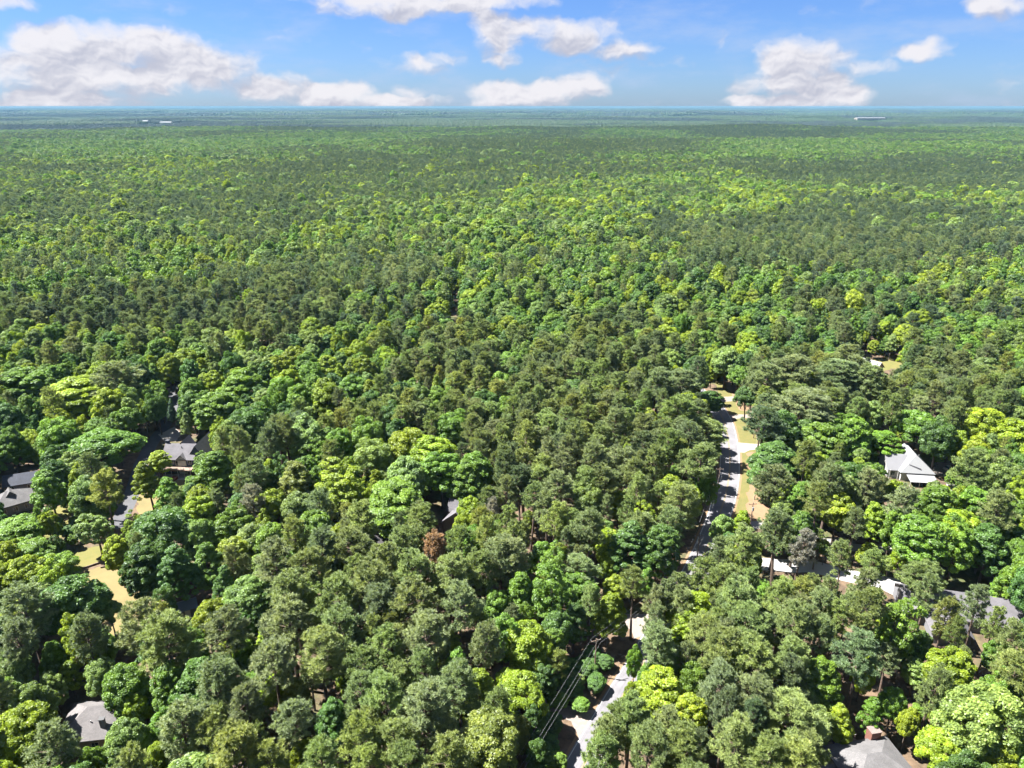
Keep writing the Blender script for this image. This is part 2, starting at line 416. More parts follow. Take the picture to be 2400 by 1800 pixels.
def gable_walls(parent, x0, x1, y0, y1, eave, ridge, axis, m, name='wall'):
    """walls with closed gable ends; the ridge runs along axis"""
    e = eave - .05; r = ridge - .12
    if axis == 'x':
        ym = (y0 + y1) / 2
        V = [(x0, y0, -.3), (x0, y1, -.3), (x0, y1, e), (x0, ym, r), (x0, y0, e), (x1, y0, -.3), (x1, y1, -.3), (x1, y1, e), (x1, ym, r), (x1, y0, e)]
    else:
        xm = (x0 + x1) / 2
        V = [(x1, y0, -.3), (x0, y0, -.3), (x0, y0, e), (xm, y0, r), (x1, y0, e), (x1, y1, -.3), (x0, y1, -.3), (x0, y1, e), (xm, y1, r), (x1, y1, e)]
    F = [(4, 3, 2, 1, 0), (5, 6, 7, 8, 9), (0, 1, 6, 5), (1, 2, 7, 6), (2, 3, 8, 7), (3, 4, 9, 8), (4, 0, 5, 9)]
    return part(name, parent, V, F, m)
def gable_roof(parent, x0, x1, y0, y1, eave, ridge, axis, m, ov=.5, t=.16, name='roof'):
    if axis == 'x':
        ym = (y0 + y1) / 2; sl = (ridge - eave) / (ym - y0); ze = eave - sl * ov
        P = [(x0 - ov, y0 - ov, ze), (x0 - ov, ym, ridge), (x0 - ov, y1 + ov, ze), (x1 + ov, y0 - ov, ze), (x1 + ov, ym, ridge), (x1 + ov, y1 + ov, ze)]
    else:
        xm = (x0 + x1) / 2; sl = (ridge - eave) / (xm - x0); ze = eave - sl * ov
        P = [(x1 + ov, y0 - ov, ze), (xm, y0 - ov, ridge), (x0 - ov, y0 - ov, ze), (x1 + ov, y1 + ov, ze), (xm, y1 + ov, ridge), (x0 - ov, y1 + ov, ze)]
    V = P + [(a, b, c - t) for a, b, c in P]
    F = [(0, 3, 4, 1), (1, 4, 5, 2), (6, 7, 10, 9), (7, 8, 11, 10), (0, 1, 7, 6), (1, 2, 8, 7), (3, 9, 10, 4), (4, 10, 11, 5), (0, 6, 9, 3), (2, 5, 11, 8)]
    return part(name, parent, [(a, b, c + t) for a, b, c in V], F, m)
def hip_roof(parent, x0, x1, y0, y1, eave, ridge, m, ov=.5, t=.18, hipx=None, name='roof'):
    """ridge along x, hips at both ends (hipx: run of each hip)"""
    x0 -= ov; x1 += ov; y0 -= ov; y1 += ov; ym = (y0 + y1) / 2
    hx = hipx if hipx is not None else (y1 - y0) / 2
    V = [(x0, y0, eave), (x1, y0, eave), (x1, y1, eave), (x0, y1, eave), (x0 + hx, ym, ridge), (x1 - hx, ym, ridge),
         (x0, y0, eave - t), (x1, y0, eave - t), (x1, y1, eave - t), (x0, y1, eave - t)]
    F = [(0, 1, 5, 4), (1, 2, 5), (2, 3, 4, 5), (3, 0, 4), (9, 8, 7, 6), (0, 6, 7, 1), (1, 7, 8, 2), (2, 8, 9, 3), (3, 9, 6, 0)]
    return part(name, parent, V, F, m)
def window(parent, x, y, z, w, h, face, fm, gm):
    """face: -y +y -x +x; frame with a pane as its sub-part"""
    d = .06
    def bx(hw, hh, dd0, dd1):
        if face in ('-y', '+y'):
            s = -1 if face == '-y' else 1
            ya, yb = sorted((y + s * dd0, y + s * dd1)); return (x - hw, x + hw, ya, yb, z - hh, z + hh)
        s = -1 if face == '-x' else 1
        xa, xb = sorted((x + s * dd0, x + s * dd1)); return (xa, xb, y - hw, y + hw, z - hh, z + hh)
    f = pbox('window', parent, *bx(w / 2 + .1, h / 2 + .1, -.02, d), fm)
    pbox('pane', f, *bx(w / 2, h / 2, d - .01, d + .012), gm)
    if face in ('-y', '+y'):
        s = -1 if face == '-y' else 1; ya, yb = sorted((y + s * .05, y + s * (d + .025)))
        pbox('mullion', f, x - .03, x + .03, ya, yb, z - h / 2, z + h / 2, fm)
    return f
def chimney(parent, x, y, z0, z1, w, m, capm, flue=True):
    c = pbox('chimney', parent, x - w / 2, x + w / 2, y - w * .4, y + w * .4, z0, z1, m)
    pbox('chimney_cap', c, x - w / 2 - .1, x + w / 2 + .1, y - w * .4 - .1, y + w * .4 + .1, z1, z1 + .14, capm)
    if flue:
        n = 10; V = []; 
        for zz in (z1 + .14, z1 + .55):
            for k in range(n): V.append((x + .24 * math.cos(2 * math.pi * k / n), y + .24 * math.sin(2 * math.pi * k / n), zz))
        for k in range(n): V.append((x + .16 * math.cos(2 * math.pi * k / n), y + .16 * math.sin(2 * math.pi * k / n), z1 + .55))
        for k in range(n): V.append((x + .16 * math.cos(2 * math.pi * k / n), y + .16 * math.sin(2 * math.pi * k / n), z1 + .2))
        F = [(k, (k + 1) % n, n + (k + 1) % n, n + k) for k in range(n)] + [(n + k, n + (k + 1) % n, 2 * n + (k + 1) % n, 2 * n + k) for k in range(n)] + [(2 * n + k, 2 * n + (k + 1) % n, 3 * n + (k + 1) % n, 3 * n + k) for k in range(n)] + [tuple(range(3 * n, 4 * n))]
        part('flue', c, V, F, capm)
    return c

def shingle(name, col):
    def b(nt, out):
        L = nt.links.new
        p = nn(nt, 'ShaderNodeBsdfPrincipled'); L(p.outputs[0], out.inputs[0]); p.inputs['Roughness'].default_value = .9
        tc = nn(nt, 'ShaderNodeTexCoord')
        bk = nn(nt, 'ShaderNodeTexBrick'); L(tc.outputs['Object'], bk.inputs['Vector']); bk.inputs['Scale'].default_value = 1.6
        bk.inputs['Color1'].default_value = (*[c * .86 for c in col], 1); bk.inputs['Color2'].default_value = (*[c * 1.12 for c in col], 1); bk.inputs['Mortar'].default_value = (*[c * .7 for c in col], 1); bk.inputs['Mortar Size'].default_value = .03
        n = nn(nt, 'ShaderNodeTexNoise'); L(tc.outputs['Object'], n.inputs['Vector']); n.inputs['Scale'].default_value = .45; n.inputs['Detail'].default_value = 7
        r = nn(nt, 'ShaderNodeMapRange'); L(n.outputs[0], r.inputs[0]); r.inputs[1].default_value = .3; r.inputs[2].default_value = .7; r.inputs[3].default_value = .82; r.inputs[4].default_value = 1.12
        mu = nn(nt, 'ShaderNodeVectorMath', operation='SCALE'); L(bk.outputs['Color'], mu.inputs[0]); L(r.outputs[0], mu.inputs['Scale']); L(mu.outputs[0], p.inputs['Base Color'])
    return mat(name, b)
def seam_metal(name, col):
    def b(nt, out):
        L = nt.links.new
        p = nn(nt, 'ShaderNodeBsdfPrincipled'); L(p.outputs[0], out.inputs[0]); p.inputs['Roughness'].default_value = .45; p.inputs['Base Color'].default_value = (*col, 1)
        tc = nn(nt, 'ShaderNodeTexCoord'); n = nn(nt, 'ShaderNodeTexNoise'); L(tc.outputs['Object'], n.inputs['Vector']); n.inputs['Scale'].default_value = .5; n.inputs['Detail'].default_value = 6
        r = nn(nt, 'ShaderNodeMapRange'); L(n.outputs[0], r.inputs[0]); r.inputs[3].default_value = .86; r.inputs[4].default_value = 1.08
        mu = nn(nt, 'ShaderNodeVectorMath', operation='SCALE'); mu.inputs[0].default_value = col; L(r.outputs[0], mu.inputs['Scale']); L(mu.outputs[0], p.inputs['Base Color'])
    return mat(name, b)
M_SHG = shingle('grey_shingle', (.118, .112, .124))
M_SHP = shingle('pale_grey_shingle', (.125, .12, .124))
M_SHD = shingle('dark_shingle', (.055, .05, .056))
M_SHS = shingle('slate_shingle', (.05, .055, .075))
M_SHB = shingle('brown_grey_shingle', (.135, .125, .128))
M_METW = seam_metal('white_metal_roof', (.235, .238, .248))
M_METG = seam_metal('pale_metal_roof', (.175, .175, .188))
M_METD = seam_metal('weathered_metal_roof', (.135, .135, .145))
M_NAVY = plain('navy_siding', (.045, .055, .10), .8, .12, 2)
M_TAN = plain('tan_siding', (.20, .15, .122), .85, .08, 1.5)
M_WHITE = plain('white_siding', (.42, .41, .40), .75, .05, 1.5)
M_CREAM = plain('cream_siding', (.26, .235, .205), .85, .06, 1.5)
M_GREYS = plain('grey_siding', (.15, .15, .165), .85, .08, 1.5)
M_BRICK = plain('red_brick', (.17, .075, .055), .9, .25, 4)
M_PINK = plain('pinkish_mortar_cap', (.17, .125, .115), .9, .2, 3)
M_WOOD = plain('deck_boards', (.24, .17, .13), .85, .15, 2)
M_TIMBER = plain('weathered_timber', (.13, .095, .075), .9, .3, 2)
M_TRIM = plain('white_trim', (.45, .44, .43), .6, .04, 2)
M_GLASS = plain('dark_glass', (.02, .025, .035), .12, .2, 1)
M_DARKM = plain('dark_metal', (.06, .06, .065), .5, .2, 3)
M_GALV = plain('galvanised_steel', (.3, .3, .31), .45, .1, 3, metal=.3)
M_POLE = plain('creosoted_pole', (.17, .12, .09), .9, .3, 2)
M_WIRE = plain('bare_conductor', (.30, .30, .31), .5, .1, 2)
M_RED = plain('terracotta', (.2, .06, .045), .8, .15, 3)

HOUSES = []   # (x, y, radius) keep trees off
def house_at(name, label, cat, px, py, rot, rad, dz=0.0):
    p = at(px, py, 0); HOUSES.append((p[0], p[1], rad))
    return thing(name, label, cat, (p[0], p[1], dz), math.radians(rot))

# 1 grey-roofed house with deck, left of picture
h = house_at('house', 'dark blue house with grey shingle roof, front dormer and wooden deck beside the conifers', 'house', 425, 1109, -2, 9)
gable_walls(h, -5.5, 5, 0, 8.4, 5.6, 9.2, 'x', M_NAVY)
gable_roof(h, -5.5, 5, 0, 8.4, 5.6, 9.2, 'x', M_SHG)
gable_walls(h, 2.6, 8.6, 1.6, 12.5, 5.4, 9.7, 'y', M_NAVY)
gable_roof(h, 2.6, 8.6, 1.6, 12.5, 5.4, 9.7, 'y', M_SHG)
gable_walls(h, -2.8, 1.6, 4.4, 10.4, 5.6, 9.5, 'y', M_NAVY); gable_roof(h, -2.8, 1.6, 4.4, 10.4, 5.6, 9.5, 'y', M_SHG, .4)
pbox('wall', h, -10.2, -5.52, 2.2, 8.2, -.3, 3.0, M_NAVY); hip_roof(h, -10.2, -5.2, 2.2, 8.2, 3.0, 5.4, M_SHG)
dm = gable_walls(h, -.4, 2.4, -.35, 3.4, 5.7, 7.1, 'y', M_WHITE, 'dormer'); gable_roof(h, -.4, 2.4, -.35, 3.4, 5.7, 7.1, 'y', M_SHP, .3, .1, 'dormer_roof')
chimney(h, -5.3, 4.6, 5.5, 10.2, 1.1, M_NAVY, M_DARKM, False)
pbox('vent_pipe', h, .1, .3, 2.8, 3.0, 8.0, 8.9, M_DARKM)
dk = pbox('deck', h, -6.2, 5.2, -3.2, -.02, 2.55, 2.75, M_WOOD)
for i in range(20):
    pbox('board', dk, -6.2 + i * .57, -6.2 + i * .57 + .53, -3.22, -.05, 2.754, 2.79, M_WOOD)
for i in range(6):
    pbox('post', dk, -6.1 + i * 2.2, -5.95 + i * 2.2, -3.15, -3.0, -.2, 3.7, M_TRIM)
pbox('railing', dk, -6.2, 5.2, -3.13, -3.05, 3.62, 3.72, M_TRIM)
pbox('railing', dk, -6.2, 5.2, -3.13, -3.05, 3.1, 3.16, M_TRIM)
for x in (-4.5, -2.6, 1.0, 3.6): window(h, x, 0, 4.3, 1.1, 1.5, '-y', M_TRIM, M_GLASS)
d_ = pbox('door', h, -1.35, -.35, -.07, .02, 2.85, 5.0, M_TRIM); pbox('pane', d_, -1.2, -.5, -.09, -.06, 3.1, 4.8, M_GLASS)
for x in (-4.2, -1.8, .6, 3.2): window(h, x, 0, 1.3, 1.2, 1.4, '-y', M_TRIM, M_GLASS)
st = part('stairs', h, *box_vf(-7.6, -6.25, -3.1, -1.9, -.1, .3), M_WOOD)
for i in range(8): pbox('step', st, -7.6 - (7 - i) * .0, -6.25, -1.88 + .0 - i * .0 + (i * .28), -1.64 + i * .28, .3 + i * .28, .36 + i * .28, M_WOOD)
pbox('hot_tub', h, -1.1, .6, -5.2, -3.7, 0.02, .85, M_RED)

# 2 grey hip roof at the left edge + slate roof behind
h = house_at('house', 'house with pale grey hip roof at the edge of the picture beside the timber fence', 'house', 36, 1192, 40, 8)
pbox('wall', h, -5.2, 5.2, -4, 4, -.3, 3.4, M_GREYS); hip_roof(h, -5.2, 5.2, -4, 4, 3.4, 6.6, M_SHP)
gable_walls(h, -1.8, 1.4, -1.5, 1.5, 5.1, 6.9, 'y', M_GREYS, 'dormer'); gable_roof(h, -1.8, 1.4, -1.5, 1.5, 5.1, 6.9, 'y', M_SHP, .3, .1, 'dormer_roof')
for x in (-3, 0, 3): window(h, x, -4, 1.7, 1.1, 1.3, '-y', M_TRIM, M_GLASS)
window(h, 5.2, 0, 1.7, 1.1, 1.3, '+x', M_TRIM, M_GLASS)
h = house_at('outbuilding', 'outbuilding with dark slate-blue roof in tree shade behind the pale grey hip roof', 'building', 52, 1152, 22, 8)
gable_walls(h, -4.5, 4.5, 0, 6, 3.0, 5.2, 'x', M_GREYS); gable_roof(h, -4.5, 4.5, 0, 6, 3.0, 5.2, 'x', M_SHS)
window(h, -2.5, 0, 1.6, 1.1, 1.2, '-y', M_TRIM, M_GLASS); window(h, 2.5, 0, 1.6, 1.1, 1.2, '-y', M_TRIM, M_GLASS)

# 3 tan house with the shaded gable wall
h = house_at('house', 'tan-walled house with tall shaded gable end and mauve-grey roof among broadleaf trees', 'house', 1048, 1254, -24, 9)
gable_walls(h, -1.2, 8.0, 0, 15, 4.6, 8.6, 'y', M_TAN); gable_roof(h, -1.2, 8.0, 0, 15, 4.6, 8.6, 'y', M_SHG)
gable_walls(h, -3.2, 3.0, 6.5, 10, 4.4, 7.2, 'x', M_TAN, 'dormer'); gable_roof(h, -3.2, 3.0, 6.5, 10, 4.4, 7.2, 'x', M_SHG, .35, .12, 'dormer_roof')
window(h, 4.9, 0, 2.0, 1.1, 1.5, '-y', M_TRIM, M_GLASS); window(h, 3.0, 0, 5.4, 1.0, 1.2, '-y', M_TRIM, M_GLASS)
pbox('vent_pipe', h, 0.1, .28, 4.2, 4.38, 5.6, 6.5, M_GALV)

# 4 half-hidden house whose chimney shows
h = house_at('house', 'half-hidden house showing a pale round-capped chimney over dark pine crowns', 'house', 905, 1318, 6, 7)
gable_walls(h, -6, 6, 0, 8, 3.4, 6.2, 'x', M_CREAM); gable_roof(h, -6, 6, 0, 8, 3.4, 6.2, 'x', M_SHD)
chimney(h, -1.2, 4.2, 5.0, 8.2, 1.1, M_GREYS, M_TRIM)
window(h, 2, 0, 1.8, 1.1, 1.3, '-y', M_TRIM, M_GLASS)

# 5 white metal roofed house
h = house_at('house', 'white house with bright white metal cross-gable roof among trees beside the gravel pad', 'house', 2146, 1128, -7, 11)
V = [(-5, .1, -.3), (5, .1, -.3), (5, 12.5, -.3), (-5, 12.5, -.3), (-5, .1, 3.5), (5, .1, 3.5), (5, 12.5, 3.5), (-5, 12.5, 3.5), (0, 12.5, 8.0)]
part('wall', h, V, [(3, 2, 1, 0), (0, 1, 5, 4), (1, 2, 6, 5), (2, 3, 7, 8, 6), (3, 0, 4, 7), (4, 5, 6, 7), (7, 6, 8)], M_WHITE)
V = [(-5.6, -.5, 3.2), (5.6, -.5, 3.2), (5.6, 13.1, 3.2), (-5.6, 13.1, 3.2), (0, 3.6, 8.2), (0, 13.1, 8.2)]
V += [(a, b, c - .17) for a, b, c in V]
R5 = part('roof', h, V, [(0, 1, 4), (1, 2, 5, 4), (3, 0, 4, 5), (10, 7, 6), (10, 11, 8, 7), (11, 10, 6, 9), (0, 6, 7, 1), (1, 7, 8, 2), (3, 9, 6, 0), (2, 8, 11, 5), (5, 11, 9, 3)], M_METW)
gable_walls(h, -8.6, -.5, 1.8, 10.2, 3.4, 6.9, 'x', M_WHITE); R5b = gable_roof(h, -8.6, -.5, 1.8, 10.2, 3.4, 6.9, 'x', M_METG, .6)
# standing seams
for i in range(10):
    y = 4.0 + i * .98
    for q in (-1, 1):
        V = [(q * .05, y - .03, 8.16), (q * .05, y + .03, 8.16), (q * 5.5, y + .03, 8.2 - 5.0 * 5.5 / 5.6), (q * 5.5, y - .03, 8.2 - 5.0 * 5.5 / 5.6)]
        V += [(a, b, c + .09) for a, b, c in V]
        part('seam', R5, V, [(0, 1, 2, 3), (4, 5, 6, 7), (0, 1, 5, 4), (1, 2, 6, 5), (2, 3, 7, 6), (3, 0, 4, 7)], M_METG)
V = [(-3.6, -4.4, 1.95), (5.2, -4.4, 1.95), (5.2, .05, 2.75), (-3.6, .05, 2.75)]
V += [(a, b, c - .15) for a, b, c in V]
part('porch_roof', h, V, [(0, 1, 2, 3), (7, 6, 5, 4), (0, 4, 5, 1), (1, 5, 6, 2), (2, 6, 7, 3), (3, 7, 4, 0)], M_METW)
for x in (-3.4, -.6, 2.0, 4.9): pbox('porch_post', h, x - .09, x + .09, -4.2, -4.02, -.2, 1.9, M_TRIM)
V = [(-5.2, 1.0, 4.45), (-.6, 1.0, 8.0), (-.6, 3.2, 8.25), (-5.2, 3.2, 4.7)]
V = [(-2.6, 1.2, 5.2), (.9, .2, 4.3), (.9, .2, 4.75), (-2.6, 1.2, 5.65)]
part('step_shade_band', h, V + [(a, b + 1.6, c) for a, b, c in V], [(0, 1, 2, 3), (7, 6, 5, 4), (3, 2, 6, 7), (0, 3, 7, 4), (1, 5, 6, 2), (0, 4, 5, 1)], M_GREYS)  # grey band stands in for the shaded step between upper and lower roof
for x in (-8.3, -5.6): pbox('porch_post', h, x - .1, x + .1, .9, 1.1, -.2, 3.3, M_TRIM)
for y in (2.5, 6, 9): window(h, 5, y, 1.8, 1.1, 1.5, '+x', M_TRIM, M_GLASS)
pbox('vent_pipe', h, 2.0, 2.2, 6.0, 6.2, 6.0, 7.2, M_GALV)
window(h, -7, 1.8, 1.7, 1.2, 1.4, '-y', M_TRIM, M_GLASS)

# 6 large grey roof under pines
h = house_at('house', 'long house with mid-grey shingle roof seen through sparse pines beside the white driveway', 'house', 2255, 1478, -14, 12)
gable_walls(h, -13, 13, 0, 11, 3.4, 6.8, 'x', M_GREYS); gable_roof(h, -13, 13, 0, 11, 3.4, 6.8, 'x', M_SHG, .6)
gable_walls(h, -8.5, -.5, -6.5, 5, 3.3, 6.3, 'y', M_GREYS); gable_roof(h, -8.5, -.5, -6.5, 5, 3.3, 6.3, 'y', M_SHG, .6)
dm = gable_walls(h, -12, -9.2, -.3, 3.0, 3.9, 5.2, 'y', M_DARKM, 'dormer'); gable_roof(h, -12, -9.2, -.3, 3.0, 3.9, 5.2, 'y', M_SHP, .3, .1, 'dormer_roof')
pbox('downspout', h, 9.6, 9.75, -.16, -.02, -.2, 3.3, M_TRIM)
for x in (2, 5, 8, 11): window(h, x, 0, 1.7, 1.3, 1.4, '-y', M_TRIM, M_GLASS)
window(h, -4.5, -6.5, 1.7, 1.6, 1.4, '-y', M_TRIM, M_GLASS)
pbox('vent_pipe', h, 4.0, 4.15, 3.0, 3.15, 5.1, 5.9, M_GALV)

# 7 bottom right house
h = house_at('house', 'house with smooth grey hip roof and brick chimney at the bottom edge of the picture', 'house', 2058, 1884, 10, 9)
pbox('wall', h, -5, 7.5, 0, 9.5, -.3, 4.2, M_CREAM); hip_roof(h, -5, 7.5, 0, 9.5, 4.2, 6.9, M_SHP)
pbox('wall', h, -11, -4.9, -1.5, 6.2, -.3, 3.3, M_CREAM); hip_roof(h, -11, -4.4, -1.5, 6.2, 3.3, 5.0, M_SHP)
chimney(h, 5.0, 9.9, -.2, 6.3, 2.0, M_BRICK, M_PINK, False)
pg = pbox('back_deck', h, -4, 3.6, 9.6, 12.6, 1.4, 1.6, M_WOOD)
for x in (-3.9, -1.4, 1.1, 3.4): pbox('post', pg, x, x + .14, 12.4, 12.54, -.2, 2.7, M_TIMBER)
pbox('railing', pg, -4, 3.6, 12.42, 12.52, 2.6, 2.7, M_TRIM)
for i in range(12): pbox('board', pg, -4, 3.6, 9.62 + i * .245, 9.62 + i * .245 + .21, 1.604, 1.64, M_WOOD)
V, F = box_vf(-4.8, 7.3, -.52, -.44, 4.05, 4.16); part('gutter', h, V, F, M_DARKM)
pbox('vent_pipe', h, 1.0, 1.15, 2.2, 2.35, 5.2, 5.9, M_GALV)

# 8 bottom left hip roof in shade
h = house_at('house', 'house with brown-grey hip roof half in shade beside the yellow-green tree', 'house', 228, 1762, 8, 9)
pbox('wall', h, -7, 7, 0, 9.5, -.3, 3.5, M_CREAM); hip_roof(h, -7, 7, 0, 9.5, 3.5, 7.0, M_SHB)
pbox('vent_pipe', h, -1, -.84, 2.2, 2.36, 5.0, 5.8, M_GALV); chimney(h, 1.5, 1.6, 3.4, 6.6, .9, M_GREYS, M_DARKM, False)
for x in (-4, 0, 4): window(h, x, 0, 1.7, 1.2, 1.4, '-y', M_TRIM, M_GLASS)

# 9 small shed
h = house_at('shed', 'small shed with blue-grey roof deep in shade behind the yellow-green crown', 'shed', 442, 1446, 28, 4)
M_BLUEM = seam_metal('blue_grey_metal', (.14, .17, .25))
gable_walls(h, -2.2, 2.2, 0, 4, 2.3, 3.5, 'x', M_GREYS); gable_roof(h, -2.2, 2.2, 0, 4, 2.3, 3.5, 'x', M_BLUEM, .3, .1)
dd = pbox('door', h, -.6, .6, -.05, .02, 0, 2.0, M_TRIM)

# 10 pale roof near the upper right clearing
h = house_at('house', 'house with pale metal roof slanting out of pines beside the small clearing', 'house', 2034, 872, 38, 10)
gable_walls(h, -3.8, 3.8, -5, 8, 3.2, 6.2, 'y', M_WHITE); gable_roof(h, -3.8, 3.8, -5, 8, 3.2, 6.2, 'y', M_METD, .5)
for y in (-3, 1, 5): window(h, 3.8, y, 1.8, 1.1, 1.4, '+x', M_TRIM, M_GLASS)

# 11 tiny grey roof further up
h = house_at('house', 'distant house with small pale roof peeping over crowns up the valley', 'house', 1730, 712, 10, 9)
gable_walls(h, -5, 5, 0, 8, 4.5, 8.5, 'x', M_WHITE); gable_roof(h, -5, 5, 0, 8, 4.5, 8.5, 'x', M_METG)

# far long sheds in the haze
FARB = []
def far_shed(label, px, py, w, d, hgt, m_wall, m_roof, rot=0):
    p = at(px, py, 0); z = float(terrain(p[0], p[1]))
    p = at(px, py, z); 
    o = thing('warehouse', label, 'warehouse', (p[0], p[1], z), math.radians(rot), 'far warehouses near the horizon')
    gable_walls(o, -w / 2, w / 2, 0, d, hgt, hgt + 5, 'x', m_wall); gable_roof(o, -w / 2, w / 2, 0, d, hgt, hgt + 5, 'x', m_roof, .8, .3)
    n = max(2, int(w / 18))
    for i in range(n):
        x = -w / 2 + (i + .5) * w / n
        pbox('door', o, x - 2.2, x + 2.2, -.12, .02, 0, min(5.0, hgt - 2), M_GREYS)
    FARB.append((px, py, w * FPX / depth(p) / 2 + 1.5, p[1]))
far_shed('tall bright white warehouse above the treetops below the big grey cloud', 340, 292, 34, 40, 22, M_WHITE, M_METW)
far_shed('long low white warehouse between two others below the big grey cloud', 388, 293, 75, 40, 16, M_WHITE, M_METW)
far_shed('white warehouse with pinkish roof, rightmost of the three by the big cloud', 417, 291, 68, 40, 17, M_WHITE, M_METG)
far_shed('very long tan-walled warehouse far off under the small round cloud', 2042, 281.5, 230, 60, 15, M_CREAM, M_METG)
far_shed('tiny white warehouse on the horizon under the tall cumulus', 1681, 269, 90, 60, 17, M_WHITE, M_METG)
far_shed('pale long warehouse at the far edge of the haze by the frame side', 2385, 280, 190, 60, 15, M_CREAM, M_METG)

# ------------------------------------------------------------------ poles, wires, fences, car
def tube_vf(P, r, n=6):
    P = np.asarray(P, float); r = np.broadcast_to(r, len(P)); V = []; F = []
    for i, p in enumerate(P):
        t = norm(P[min(i + 1, len(P) - 1)] - P[max(i - 1, 0)]); a = np.array([0, 0, 1.]) if abs(t[2]) < .9 else np.array([1., 0, 0])
        u = norm(np.cross(a, t)); w = np.cross(t, u)
        for k in range(n): V.append(p + r[i] * (u * math.cos(2 * math.pi * k / n) + w * math.sin(2 * math.pi * k / n)))
    for i in range(len(P) - 1):
        for k in range(n): F.append((i * n + k, i * n + (k + 1) % n, (i + 1) * n + (k + 1) % n, (i + 1) * n + k))
    F.append(tuple(range(n))[::-1]); F.append(tuple(range((len(P) - 1) * n, len(P) * n)))
    return V, F
def pole(label, p, hgt, yaw, transformer=False):
    o = thing('utility_pole', label, 'utility pole', (p[0], p[1], 0), yaw, 'wooden utility poles along the road')
    part('shaft', o, *tube_vf([(0, 0, -.5), (0, 0, hgt)], [.19, .13], 8), M_POLE)
    ca = pbox('crossarm', o, -1.2, 1.2, .12, .24, hgt - .75, hgt - .6, M_POLE)
    for x in (-1.1, 0.35, 1.1): part('insulator', ca, *tube_vf([(x, .18, hgt - .6), (x, .18, hgt - .32)], [.06, .045], 6), M_GALV)
    part('brace', o, *tube_vf([(-.7, .15, hgt - .7), (0, .14, hgt - 1.4)], .03, 4), M_GALV)
    if transformer:
        t = part('transformer', o, *tube_vf([(0, -.42, hgt - 2.6), (0, -.42, hgt - 1.5)], .30, 10), M_GALV)
        part('bushing', t, *tube_vf([(0, -.42, hgt - 1.5), (0, -.42, hgt - 1.25)], .06, 6), M_DARKM)
    return o
PH = 10.5
pa = at(1398, 1497, PH); pe = at(1590, 1345, PH); pf = at(1640, 1252, PH); pgl = at(1688, 1096, PH)
p0 = pa + (at(1225, 1768, PH) - pa) * 1.9
pole('wooden pole with crossarm standing in shade left of the lower road', pa, PH, math.radians(20))
pole('wooden utility pole by the road, half hidden beside the pale gravel turnout', pe, PH, math.radians(25))
pole('wooden utility pole at the road edge where the shaded road bends', pf, PH, math.radians(10))
pole('wooden utility pole under pines beside the sunlit bend of the road', pgl, PH, math.radians(0))
pole('wooden pole with grey transformer on the dry end of the verge', at(1756, 1246), 10, math.radians(5), True)
pole('thin wooden pole alone in the middle of the mown verge', at(1768, 1171), 9.2, math.radians(5))
pole('wooden pole by the verge just above the white concrete driveway', at(1766, 1027), 9, math.radians(5))
def wire(a, b, off, dz, label):
    t = np.array(b) - np.array(a); t2 = norm(np.array([t[1], -t[0], 0.0]))
    P = []
    for k in range(15):
        s = k / 14; p = np.array(a) * (1 - s) + np.array(b) * s + t2 * off; p[2] += dz - 4 * .9 * s * (1 - s) * (np.linalg.norm(t) / 60.0); P.append(p)
    V, F = tube_vf(P, .011, 5)
    obj('power_line', mesh_np('power_line', V, [list(f) for f in F], [M_WIRE]), label=label, category='power line', group='overhead wires along the road')
names = [('p0', p0), ('pa', pa), ('pe', pe), ('pf', pf), ('pg', pgl)]
spans = ['along the shaded lower verge', 'above the pale gravel turnout', 'over the shaded middle stretch of road', 'beside the sunlit bend of the road']
for i in range(4):
    for (off, w) in ((-1.1, 'outer, road-far'), (.35, 'middle'), (1.1, 'outer, road-near')):
        wire(names[i][1], names[i + 1][1], off, -.35, f'{w} overhead wire of the three {spans[i]}')
pc = at(1756, 1246, 9.4); pd = at(1768, 1171, 8.6); pb = at(1766, 1027, 8.4)
for a, b, s in ((pc, pd, 'from the transformer pole over the verge'), (pd, pb, 'from the lone verge pole up to the concrete driveway')):
    a = np.array([at(0, 0)[0] * 0 + a[0], a[1], a[2]])
pcc = np.append(at(1756, 1246)[:2], 9.4); pdd = np.append(at(1768, 1171)[:2], 8.6); pbb = np.append(at(1766, 1027)[:2], 8.4)
wire(pcc, pdd, 0, 0, 'single overhead wire from the transformer pole over the verge')
wire(pdd, pbb, 0, 0, 'single overhead wire from the lone verge pole up to the concrete driveway')

def fence(name, label, pxs, hgt, m):
    P = [at(x, y)[:2] for x, y in pxs]; c = P[0]
    o = thing(name, label, 'fence', (c[0], c[1], 0))
    for a, b in zip(P[:-1], P[1:]):
        a = a - c; b = b - c; L_ = np.linalg.norm(b - a); n = max(1, int(L_ / 2.2)); u = (b - a) / L_; v = np.array([-u[1], u[0]])
        for k in range(n + 1):
            p = a + (b - a) * k / n
            pbox('post', o, p[0] - .08, p[0] + .08, p[1] - .08, p[1] + .08, -.2, hgt + .08, m)
        for zz in (hgt * .45, hgt - .12):
            q = [a + v * .1, b + v * .1, b + v * .16, a + v * .16]
            V = [(*q[i], zz) for i in range(4)] + [(*q[i], zz + .16) for i in range(4)]
            part('rail', o, V, [(3, 2, 1, 0), (4, 5, 6, 7), (0, 1, 5, 4), (1, 2, 6, 5), (2, 3, 7, 6), (3, 0, 4, 7)], m)
fence('timber_fence', 'low weathered timber fence around the yard below the pale grey hip roof', [(105, 1203), (68, 1224), (145, 1230), (166, 1218)], .95, M_TIMBER)
